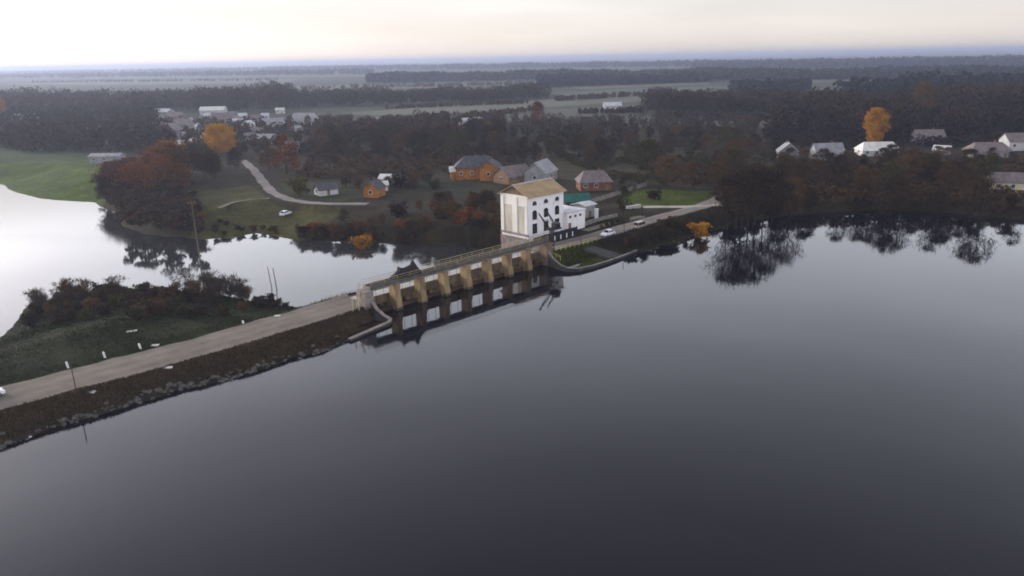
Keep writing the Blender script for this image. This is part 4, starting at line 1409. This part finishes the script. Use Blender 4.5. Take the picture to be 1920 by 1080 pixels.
    if twig:                                           # thin slivers growing out and up
        d = P * [1, 1, .25] + [0, 0, .55 * rad]
        d /= np.linalg.norm(d, axis=1)[:, None] + 1e-6
        d = d + r.normal(0, .55, (n, 3))
        d /= np.linalg.norm(d, axis=1)[:, None]
        sd = np.cross(d, r.normal(0, 1, (n, 3)))
        sd /= np.linalg.norm(sd, axis=1)[:, None] + 1e-6
        ln = leaf * r.uniform(.6, 1.5, n)[:, None]
        wd = leaf * .085 * r.uniform(.6, 1.4, n)[:, None]
        W = np.stack([P - sd * wd, P + sd * wd, P + d * ln], 1).reshape(-1, 3)
        T = np.arange(3 * n).reshape(-1, 3)
        tt = np.repeat(tint, 3)
    else:
        a = r.normal(0, 1, (n, 3)); a /= np.linalg.norm(a, axis=1)[:, None]
        b = np.cross(a, r.normal(0, 1, (n, 3))); b /= np.linalg.norm(b, axis=1)[:, None]
        l = leaf * r.uniform(.6, 1.4, n)[:, None]
        W = np.stack([P - a * l * .6, P + b * l * .45, P + a * l * .6, P - b * l * .45], 1).reshape(-1, 3)
        T = np.arange(4 * n).reshape(-1, 4)
        tt = np.repeat(tint, 4)
    crown = tri_mesh('crown', W, T, tt, mats=[PAL['brown']])
    return trunk, crown, H

KIND = {
    'bare':  [make_tree(100 + i, 10, 3.4, .24, 'round', 2300, .75, True) for i in range(5)],
    'lacy':  [make_tree(150 + i, 10, 3.9, .30, 'round', 1150, .80, True) for i in range(4)],
    'full':  [make_tree(200 + i, 10, 4.0, .16, 'round', 2600, .36, False) for i in range(4)],
    'dense': [make_tree(230 + i, 10, 4.2, .14, 'round', 7000, .34, False) for i in range(2)],
    'poplar': [make_tree(430 + i, 10, 1.9, .05, 'column', 6000, .30, False) for i in range(2)],
    'broad': [make_tree(250 + i, 10, 5.4, .10, 'round', 3200, .40, False) for i in range(2)],
    'cone':  [make_tree(300 + i, 10, 3.2, .06, 'cone', 2200, .36, False) for i in range(2)],
    'column': [make_tree(400 + i, 10, 1.6, .08, 'column', 1900, .34, False) for i in range(2)],
    'bush':  [make_tree(500 + i, 3, 2.2, .02, 'bush', 1500, .30, False) for i in range(4)],
    'twiggy': [make_tree(600 + i, 4, 2.0, .05, 'fan', 800, .60, True) for i in range(4)],
}
def plant(p, kind, pal, h, label, group=None, name=None, sx=1.0, rot=None, cat=None):
    tr, cw, H0 = random.choice(KIND[kind])
    s = h / H0
    bushy = kind in ('bush', 'twiggy')
    e = thing(name or ('bush' if bushy else 'tree'), p, random.uniform(0, 6.28) if rot is None else rot, label, cat or ('bush' if bushy else 'tree'), group)
    e.scale = (s * sx * random.uniform(.9, 1.1), s * sx * random.uniform(.9, 1.1), s)
    a = bpy.data.objects.new('stems' if bushy else 'trunk', tr)
    c = bpy.data.objects.new('crown', cw)
    for o in (a, c):
        COL.objects.link(o)
        o.parent = e
    c.material_slots[0].link = 'OBJECT'
    c.material_slots[0].material = PAL[pal]
    return e

PALWORD = {'dark': 'dark', 'brown': 'brown', 'olive': 'olive', 'grey': 'grey-brown', 'rust': 'rust-coloured', 'amber': 'amber', 'yellow': 'yellowish', 'blue': 'bluish', 'orange': 'orange'}
KINDWORD = {'bare': 'bare tree', 'full': 'leafy tree', 'broad': 'broad-crowned tree', 'cone': 'conical tree', 'column': 'slim tree', 'bush': 'rounded bush', 'twiggy': 'twiggy bare bush'}

def cluster(n, quad, kinds, pals, h0, h1, where, group, sx=1.0, avoid=1.0):
    """n plants standing inside a patch of ground given by its four corners"""
    Q = [on_ground(u, v) if v > 265 else at(u, v, LAND) for u, v in quad]
    done = []
    tries = 0
    while len(done) < n and tries < n * 30:
        tries += 1
        a, b = random.random(), random.random()
        p = (Q[0] * (1 - a) + Q[1] * a) * (1 - b) + (Q[3] * (1 - a) + Q[2] * a) * b
        if any((p - q).length < avoid * (h0 * .32) for q in done):
            continue
        if any(line_dist(r_[0], np.array([p.x]), np.array([p.y]))[0] < r_[1] + 1.2 for r_ in ROADS):
            continue
        z = gz(p)
        if z < -2.8 or (float(sdf(UP, np.array([p.x]), np.array([p.y]))[0]) < .6):
            continue
        p.z = z - .05
        done.append(p)
    done.sort(key=lambda p: p.x / p.y)
    for i, p in enumerate(done):
        h, kd, pl = random.uniform(h0, h1), random.choice(kinds), random.choice(pals)
        f = (h - h0) / (h1 - h0)
        size = 'low ' if f < .33 else 'tall ' if f > .67 else ''
        if i == 0: zone = ', leftmost of them'
        elif i == len(done) - 1: zone = ', rightmost of them'
        else: zone = ', ' + ('left third', 'middle third', 'right third')[min(2, 3 * i // len(done))]
        plant(p, kd, pl, h, size + PALWORD[pl] + ' ' + KINDWORD[kd] + ' ' + where + zone, group, sx=sx)

# trees one can pick out
plant(at(415, 293, LAND), 'dense', 'orange', 14.5, 'bright orange round tree below the village', sx=1.15)
plant(at(322, 335, LAND), 'full', 'amber', 14, 'amber-orange tree glowing among the rust-coloured trees', sx=1.05)
plant(at(1638, 275, LAND), 'poplar', 'orange', 17, 'narrow golden poplar behind the white-roofed building', sx=1.3)
plant(at(1008, 248, LAND), 'full', 'rust', 17, 'faint rust-brown tree standing against the pale field', sx=.7)
plant(at(2, 232, LAND), 'full', 'amber', 22, 'amber tree cut by the left edge', sx=.7)
plant(on_ground(561, 368), 'bush', 'yellow', 6, 'yellow-green bush beside the grey-roofed shed', sx=.85)
plant(on_ground(680, 441), 'bush', 'amber', 4.2, 'amber bush on the river bank', sx=1.0)
plant(on_ground(681, 437), 'bush', 'yellow', 4.0, 'yellowish bush behind the amber bush on the river bank', sx=1.0)
plant(on_ground(1311, 446), 'bush', 'orange', 4.2, 'bright orange round bush at the reservoir edge', sx=.95)
plant(on_ground(1228, 374), 'bush', 'dark', 3.2, 'small dark bush alone on the green lawn')
plant(on_ground(1168, 402), 'full', 'olive', 7.5, 'dark green tree at the end of the pale yard wall', sx=.7)
plant(at(538, 326, LAND), 'cone', 'rust', 15.5, 'tall conical rust-brown tree beside the village track', sx=1.15)
plant(at(505, 318, LAND), 'cone', 'brown', 12, 'shorter conical brown tree left of the rust-brown one', sx=1.1)
plant(at(1722, 240, LAND), 'bare', 'brown', 24, 'tall pale brown tree rising above the right bank wood', sx=.7)
plant(at(925, 258, LAND), 'bush', 'yellow', 8, 'olive yellow bush right of the cream farmhouse', sx=1.2)
plant(on_ground(1250, 348), 'broad', 'brown', 9.5, 'broad dark brown tree behind the green lawn', sx=1.15)
plant(on_ground(1300, 356), 'broad', 'brown', 8.5, 'broad brown tree at the right end of the green lawn', sx=1.2)
plant(on_ground(1215, 327), 'broad', 'olive', 12, 'large dome-shaped olive tree behind the pale fence', sx=1.0)

# groups
shore = [(1364, 414, 14), (1380, 411, 15.5), (1392, 409, 13), (1402, 407, 16), (1418, 405, 16.5), (1434, 403, 14), (1448, 402, 15), (1466, 400, 12), (1482, 399, 13.5),
         (1655, 388, 11), (1672, 388, 12.5), (1690, 388, 11.5), (1752, 390, 11.5), (1760, 391, 9), (1822, 398, 12), (1840, 399, 13), (1905, 406, 7)]
for i, (u, v, h) in enumerate(shore):
    rk = ('first', 'second', 'third', 'fourth', 'fifth', 'sixth', 'seventh', 'eighth', 'ninth', 'tenth', 'eleventh', 'twelfth', 'thirteenth', 'fourteenth', 'fifteenth', 'sixteenth', 'rightmost')[i]
    plant(on_ground(u, v), 'lacy', ('dark', 'dark', 'brown')[i % 3], h, rk + ' bare waterside tree from the left along the right shore', 'bare trees along the right shore', sx=.85)
cluster(10, [(1505, 397), (1640, 391), (1640, 380), (1505, 384)], ['full', 'bare'], ['dark', 'brown'], 5, 7.5, 'in the low gap of the right shore trees', 'low trees in the gap of the right shore', avoid=.6)
cluster(22, [(1350, 400), (1920, 403), (1920, 388), (1380, 385)], ['bush', 'twiggy'], ['dark', 'brown'], 2.5, 4, 'under the right shore trees', 'bushes under the right shore trees')
cluster(46, [(1335, 374), (1920, 370), (1920, 318), (1325, 322)], ['bare', 'full', 'bare'], ['brown', 'dark', 'brown', 'olive'], 6, 10, 'between right shore and houses', 'trees between the right shore and the houses', avoid=.8)
cluster(48, [(1150, 322), (1440, 316), (1420, 256), (960, 258)], ['bare', 'bare', 'full'], ['grey', 'olive', 'brown', 'brown', 'dark'], 6, 10, 'behind the pale fence', 'garden trees behind the pale fence', avoid=.9)
cluster(20, [(1440, 326), (1915, 322), (1915, 306), (1440, 308)], ['bare', 'full'], ['dark', 'brown', 'dark'], 5, 7.5, 'right before the right bank houses', 'trees right before the right bank houses', avoid=.8)
cluster(16, [(960, 312), (1160, 304), (1150, 275), (960, 285)], ['full', 'bare'], ['dark', 'olive'], 6, 9, 'behind the grey-roofed house', 'garden trees behind the grey-roofed house', avoid=.9)
cluster(44, [(560, 330), (940, 304), (950, 262), (590, 268)], ['bare', 'bare', 'full'], ['dark', 'dark', 'olive', 'brown'], 7.5, 12, 'in the wood behind the brick house', 'trees in the wood behind the brick house', avoid=.7)
cluster(18, [(640, 372), (830, 356), (830, 335), (620, 335)], ['bush', 'full', 'twiggy'], ['olive', 'brown', 'dark'], 3, 5.5, 'in the gardens left of the brick house', 'garden growth left of the brick house')
cluster(40, [(545, 449), (900, 456), (925, 428), (560, 428)], ['bush', 'twiggy'], ['brown', 'rust', 'dark', 'brown', 'dark'], 2.0, 3.6, 'at the far river edge', 'bushes at the far river edge', avoid=.6)
cluster(30, [(600, 426), (930, 428), (930, 396), (640, 396)], ['full', 'bush', 'broad'], ['brown', 'rust', 'olive', 'brown', 'dark'], 2.8, 4.6, 'on the far river bank', 'autumn growth on the far river bank', avoid=.7)
cluster(9, [(800, 412), (932, 418), (925, 388), (830, 388)], ['broad', 'full'], ['brown', 'brown', 'dark'], 4.5, 6.2, 'close beside the power house', 'rounded trees beside the power house', avoid=.7)
cluster(17, [(215, 374), (352, 376), (345, 330), (205, 345)], ['full', 'broad', 'full'], ['rust', 'rust', 'rust', 'brown'], 10, 14, 'on the river bend', 'rust-coloured trees on the river bend', avoid=.65)
cluster(8, [(180, 376), (232, 410), (240, 385), (190, 352)], ['bare', 'twiggy'], ['dark', 'brown'], 7, 10, 'overhanging the river bend', 'bare trees overhanging the river bend', avoid=.6)
cluster(26, [(228, 424), (400, 444), (365, 390), (215, 384)], ['bush', 'twiggy', 'bush'], ['dark', 'brown', 'rust'], 2.4, 5.0, 'at the water below the rust-coloured trees', 'bushes at the water below the rust-coloured trees', avoid=.6)
cluster(16, [(350, 340), (470, 334), (460, 306), (345, 312)], ['full', 'bare'], ['dark', 'olive', 'brown'], 7, 10, 'behind the river meadow', 'dark trees behind the river meadow', avoid=.65)
cluster(84, [(16, 621), (330, 611), (545, 572), (120, 560)], ['bush'], ['dark', 'olive', 'dark', 'brown'], 1.6, 2.6, 'in the scrub left of the dam', 'dark bushes in the scrub left of the dam', avoid=.9)
cluster(11, [(50, 600), (220, 560), (225, 551), (70, 572)], ['twiggy'], ['brown', 'grey'], 3.2, 5.0, 'above the scrub at the far left', 'twiggy bushes at the far left of the scrub', avoid=.55)
cluster(15, [(325, 566), (480, 564), (470, 552), (345, 552)], ['twiggy'], ['brown', 'grey', 'grey'], 3.4, 5.4, 'round the tall utility pole', 'twiggy bushes round the utility pole', avoid=.55)
cluster(12, [(470, 578), (590, 566), (575, 559), (490, 560)], ['bush', 'twiggy'], ['dark', 'olive'], 1.0, 2.0, 'tapering off towards the dam from the scrub', 'low bushes between scrub and dam', avoid=.7)
cluster(16, [(1190, 452), (1290, 440), (1340, 408), (1230, 428)], ['bush', 'twiggy'], ['dark', 'olive', 'brown'], 1.6, 2.8, 'on the bank between road and reservoir', 'low bushes on the bank beside the road', avoid=.7)
cluster(10, [(1165, 466), (1235, 462), (1240, 446), (1185, 448)], ['bush', 'twiggy'], ['brown', 'dark'], 1.2, 2.0, 'behind the wing wall end', 'low bushes behind the wing wall end', avoid=.6)
cluster(12, [(350, 436), (540, 430), (530, 408), (370, 404)], ['bush'], ['olive', 'brown', 'dark'], 1.0, 2.0, 'on the river meadow', 'small bushes on the river meadow')
for u, v in ((1128, 427), (1138, 424), (1148, 421.5), (1157, 419), (1166, 416.5), (1176, 414)):
    rank = {1128: 'first', 1138: 'second', 1148: 'third', 1157: 'fourth', 1166: 'fifth', 1176: 'sixth'}[u]
    plant(on_ground(u, v), 'bush', random.choice(['olive', 'olive', 'yellow']), random.uniform(.9, 1.3), rank + ' small bush from the left in the row between yard path and road', 'bush row beside the yard path')

# ------------------------------------------------------------------ far woods: one mass each
def wood_mass(name, quad, n, h0, h1, pals, leaf, per, label, seed):
    r = np.random.default_rng(seed)
    Q = [np.array(at(u, v, LAND)) for u, v in quad]
    a, b = r.random(n)[:, None], r.random(n)[:, None]
    P = (Q[0] * (1 - a) + Q[1] * a) * (1 - b) + (Q[3] * (1 - a) + Q[2] * a) * b
    h = r.uniform(h0, h1, n) * (1 + .12 * np.sin(P[:, 0] * .02) + .08 * np.sin(P[:, 0] * .07))
    th_, ph_ = r.uniform(0, 2 * PI, (n, per)), np.arccos(r.uniform(-1, 1, (n, per)))
    rr = r.uniform(.45, 1.0, (n, per)) ** .5
    hr = h[:, None]
    wd = (.27 if name != 'undergrowth' else .85) + .1 * r.random((n, 1))
    C = np.stack([P[:, 0:1] + np.cos(th_) * np.sin(ph_) * rr * hr * wd, P[:, 1:2] + np.sin(th_) * np.sin(ph_) * rr * hr * wd,
                  LAND + hr * .54 + np.cos(ph_) * rr * hr * .46], 2).reshape(-1, 3)
    m = len(C)
    u_ = r.normal(0, 1, (m, 3)); u_ /= np.linalg.norm(u_, axis=1)[:, None]
    v_ = np.cross(u_, r.normal(0, 1, (m, 3))); v_ /= np.linalg.norm(v_, axis=1)[:, None]
    l = leaf * r.uniform(.6, 1.4, (m, 1))
    W = np.stack([C - u_ * l, C + v_ * l * .7, C + u_ * l, C - v_ * l * .7], 1).reshape(-1, 3)
    tint = np.repeat(np.clip(np.repeat(r.uniform(-.3, 1.2, n), per) + r.uniform(-.2, .2, m), -.3, 1.5), 4)
    # trunks: three-sided sticks
    T0 = len(W)
    k = np.arange(3) * 2 * PI / 3
    ring = np.stack([np.cos(k), np.sin(k), np.zeros(3)], 1)
    B = P[:, None, :] * [1, 1, 0] + ring[None] * .25 + np.array([0, 0, LAND - .3])
    Tp = P[:, None, :] * [1, 1, 0] + ring[None] * .12 + np.array([0, 0, 1.0]) * (LAND + h * .7)[:, None, None]
    W = np.concatenate([W, B.reshape(-1, 3), Tp.reshape(-1, 3)])
    tint = np.concatenate([tint, np.full(6 * n, .1)])
    F = [np.arange(4 * m).reshape(-1, 4)]
    i = np.arange(n)[:, None]
    for q in range(3):
        q2 = (q + 1) % 3
        F.append(np.stack([T0 + i[:, 0] * 3 + q, T0 + i[:, 0] * 3 + q2, T0 + 3 * n + i[:, 0] * 3 + q2, T0 + 3 * n + i[:, 0] * 3 + q], 1))
    me = tri_mesh(name, W, np.concatenate(F), tint, mats=[PAL[pals]])
    o = bpy.data.objects.new(name, me)
    COL.objects.link(o)
    return tag(o, label, 'wood', kind='stuff')

wood_mass('tree_belt', [(1430, 268), (1990, 262), (1990, 238), (1450, 244)], 90, 11, 17, 'dark', .75, 170, 'tall dark tree belt right behind the right bank houses', 31)
wood_mass('tree_belt', [(-80, 279), (330, 288), (300, 248), (-80, 250)], 70, 9, 14, 'dark', .75, 170, 'dark tree belt behind the left green field', 32)
wood_mass('tree_belt', [(300, 296), (640, 288), (640, 230), (330, 234)], 75, 4.5, 8.0, 'brown', .6, 120, 'dark garden trees scattered among the village houses', 33)
wood_mass('undergrowth', [(560, 336), (960, 322), (960, 270), (590, 280)], 300, 1.2, 2.8, 'brown', .40, 90, 'brown undergrowth in the wood behind the brick house', 21)
wood_mass('undergrowth', [(1140, 345), (1470, 350), (1440, 262), (980, 262)], 330, .9, 2.2, 'olive', .38, 90, 'olive undergrowth in the gardens behind the pale fence', 22)
wood_mass('undergrowth', [(1345, 384), (1920, 380), (1920, 300), (1345, 330)], 480, 1.0, 2.8, 'brown', .40, 80, 'dark undergrowth below the right bank houses', 23)
wood_mass('undergrowth', [(222, 424), (385, 436), (350, 320), (240, 320)], 240, 1.0, 2.8, 'dark', .40, 80, 'dark undergrowth under the rust-coloured trees', 24)
wood_mass('undergrowth', [(1440, 282), (2000, 275), (2000, 232), (1440, 240)], 420, 2, 5, 'dark', .6, 45, 'dark undergrowth behind the right bank houses', 25)
wood_mass('undergrowth', [(-60, 284), (640, 292), (660, 220), (-60, 240)], 520, 2, 5, 'dark', .6, 45, 'dark hedges and scrub round the village', 26)
for i, (quad, n, h0, h1, lab) in enumerate((
        ([(880, 219), (1010, 209), (1010, 208), (880, 217.5)], 40, 3, 6, 'broken hedge across the grey meadow left of the lone white building'),
        ([(1085, 214), (1205, 212), (1205, 210.5), (1085, 212.5)], 36, 3, 6, 'broken hedge below the lone white building'),
        ([(720, 205), (1000, 193.5), (1000, 192.8), (720, 204)], 60, 3, 6, 'thin hedge along the pale field'),
        ([(1040, 190), (1200, 180), (1200, 179.3), (1040, 189)], 46, 4, 7, 'thin hedge in the pale field near the right wood'),
        ([(560, 168), (1000, 158.5), (1000, 158), (560, 167)], 90, 5, 9, 'far hedge behind the middle shelter belt'),
        ([(60, 155.5), (520, 151.5), (520, 151), (60, 155)], 90, 6, 10, 'far hedge behind the left forest'),
        ([(1230, 225), (1440, 228), (1440, 226.5), (1230, 224)], 50, 3, 7, 'scattered hedge on the meadow before the right wood'))):
    wood_mass('hedge', quad, n * 2, h0 * .7, h1 * .8, 'brown', .8, 50, lab, 60 + i)
wood_mass('forest', [(-250, 236), (560, 205), (545, 193), (-250, 205)], 620, 16, 22, 'dark', .85, 120, 'dark forest edge behind the village on the left', 1)
wood_mass('forest', [(-200, 252), (300, 240), (300, 214), (-200, 222)], 260, 10, 15, 'dark', .7, 130, 'dark wood in front of the left forest edge', 2)
wood_mass('forest', [(525, 203), (1028, 187), (1025, 177), (530, 190)], 420, 11, 15, 'dark', .85, 95, 'long dark shelter belt behind the pale field in the middle', 3)
wood_mass('forest', [(1208, 214), (1530, 217), (1530, 196), (1214, 199)], 330, 13, 17, 'dark', .75, 120, 'dark wood on the right beyond the grey meadow', 4)
wood_mass('forest', [(1500, 244), (2250, 232), (2250, 200), (1520, 212)], 520, 15, 22, 'dark', .8, 120, 'tall dark wood behind the right bank houses', 5)
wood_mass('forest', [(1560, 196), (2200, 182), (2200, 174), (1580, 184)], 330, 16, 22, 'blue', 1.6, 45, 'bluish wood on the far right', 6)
wood_mass('forest', [(640, 270), (950, 262), (940, 226), (600, 240)], 300, 7, 11, 'brown', .6, 120, 'dark low wood behind the brick house up to the fields', 7)
wood_mass('forest', [(950, 268), (1430, 262), (1420, 238), (960, 232)], 150, 5, 9, 'grey', .55, 120, 'loose grey scrub on the meadow in the middle distance', 8)
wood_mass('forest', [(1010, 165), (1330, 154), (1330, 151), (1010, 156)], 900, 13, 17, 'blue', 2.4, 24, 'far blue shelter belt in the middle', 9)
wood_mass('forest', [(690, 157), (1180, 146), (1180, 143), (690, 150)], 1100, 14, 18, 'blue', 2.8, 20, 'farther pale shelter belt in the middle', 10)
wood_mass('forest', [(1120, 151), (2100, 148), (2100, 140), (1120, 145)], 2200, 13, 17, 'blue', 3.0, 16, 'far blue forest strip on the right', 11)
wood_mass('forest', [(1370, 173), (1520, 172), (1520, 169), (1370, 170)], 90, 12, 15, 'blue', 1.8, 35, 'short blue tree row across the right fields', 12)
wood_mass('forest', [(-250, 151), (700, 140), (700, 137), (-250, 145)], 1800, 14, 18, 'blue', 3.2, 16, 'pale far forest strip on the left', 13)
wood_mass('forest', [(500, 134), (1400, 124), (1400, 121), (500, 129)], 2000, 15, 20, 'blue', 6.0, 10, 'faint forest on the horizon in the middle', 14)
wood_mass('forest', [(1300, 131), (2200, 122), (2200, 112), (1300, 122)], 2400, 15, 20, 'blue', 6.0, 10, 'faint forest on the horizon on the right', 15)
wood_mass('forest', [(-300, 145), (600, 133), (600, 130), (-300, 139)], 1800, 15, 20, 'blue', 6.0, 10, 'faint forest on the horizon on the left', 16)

# ------------------------------------------------------------------ grass and dry weeds
def grass(name, t0, t1, n0, n1, count, h0, h1, m, label, seed, clear=()):
    r = np.random.default_rng(seed)
    t, n = r.uniform(t0, t1, count), r.uniform(n0, n1, count)
    x = A0.x + EX.x * t + EY.x * n
    y = A0.y + EX.y * t + EY.y * n
    w = wob(x * 1.3, y * 1.3)
    ok = (sdf(UP, x, y) > .7) & (sdf(LO, x, y) > .3)
    for pts, hw, z in ROADS:
        ok &= line_dist(pts, x, y) > hw + .25 + .5 * w
    x, y, w = x[ok], y[ok], w[ok]
    z = height(x, y)
    k = len(x)
    h = r.uniform(h0, h1, k) * (1 + .5 * w)
    a = r.uniform(0, 2 * PI, k)
    wd = h * .22
    s = np.stack([np.cos(a), np.sin(a), np.zeros(k)], 1) * wd[:, None]
    p = np.stack([x, y, z - .05], 1)
    tip = p + np.stack([r.normal(0, .3, k) * h, r.normal(0, .3, k) * h, h], 1)
    V = np.stack([p - s, p + s, tip], 1).reshape(-1, 3)
    tint = np.repeat(np.clip(.5 + .5 * w + r.uniform(-.5, .5, k), 0, 1.5), 3)
    o = bpy.data.objects.new(name, tri_mesh(name, V, np.arange(3 * k).reshape(-1, 3), tint, mats=[m]))
    COL.objects.link(o)
    return tag(o, label, 'grass', kind='stuff')
grass('dry_grass', -80, 0, -7.5, 2, 42000, .2, .55, grass_mat, 'dry brown grass on the slope between dirt road and reservoir', 31)
grass('bank_grass', -80, 0, -7.0, 1.5, 12000, .15, .45, grass_green, 'patchy green grass on the slope between dirt road and reservoir', 35)
grass('verge_grass', -85, 1, 7.5, 62, 80000, .15, .4, grass_green, 'dark green grass between dirt road and scrub', 32)
grass('bank_grass', 47, 66, -8.5, 2, 12000, .12, .3, crown_mat('bright bank grass', (0.030, 0.036, 0.006), (0.085, 0.085, 0.016)), 'green grass inside the curved wing wall', 33)
grass('dry_grass', 64, 130, -11, 1.5, 22000, .25, .7, crown_mat('dark dry grass', (0.020, 0.017, 0.010), (0.060, 0.050, 0.028)), 'dark dry grass on the bank beyond the wing wall', 34)

# ------------------------------------------------------------------ haze
hz = MB()
hz.box(-36000, 36000, -4000, 40000, -6.5, 62)
ho_ = bpy.data.objects.new('haze', hz.mesh('haze'))
COL.objects.link(ho_)
hm = bpy.data.materials.new('haze')
hm.use_nodes = True
hn = hm.node_tree.nodes
hn.clear()
pv = hn.new('ShaderNodeVolumePrincipled')
pv.inputs['Color'].default_value = (0.56, 0.63, 0.82, 1)
pv.inputs['Density'].default_value = 0.0002
pv.inputs['Anisotropy'].default_value = 0.45
ou = hn.new('ShaderNodeOutputMaterial')
hm.node_tree.links.new(pv.outputs[0], ou.inputs['Volume'])
ho_.data.materials.append(hm)
tag(ho_, 'thin bluish autumn haze over the whole plain', 'haze', kind='stuff')
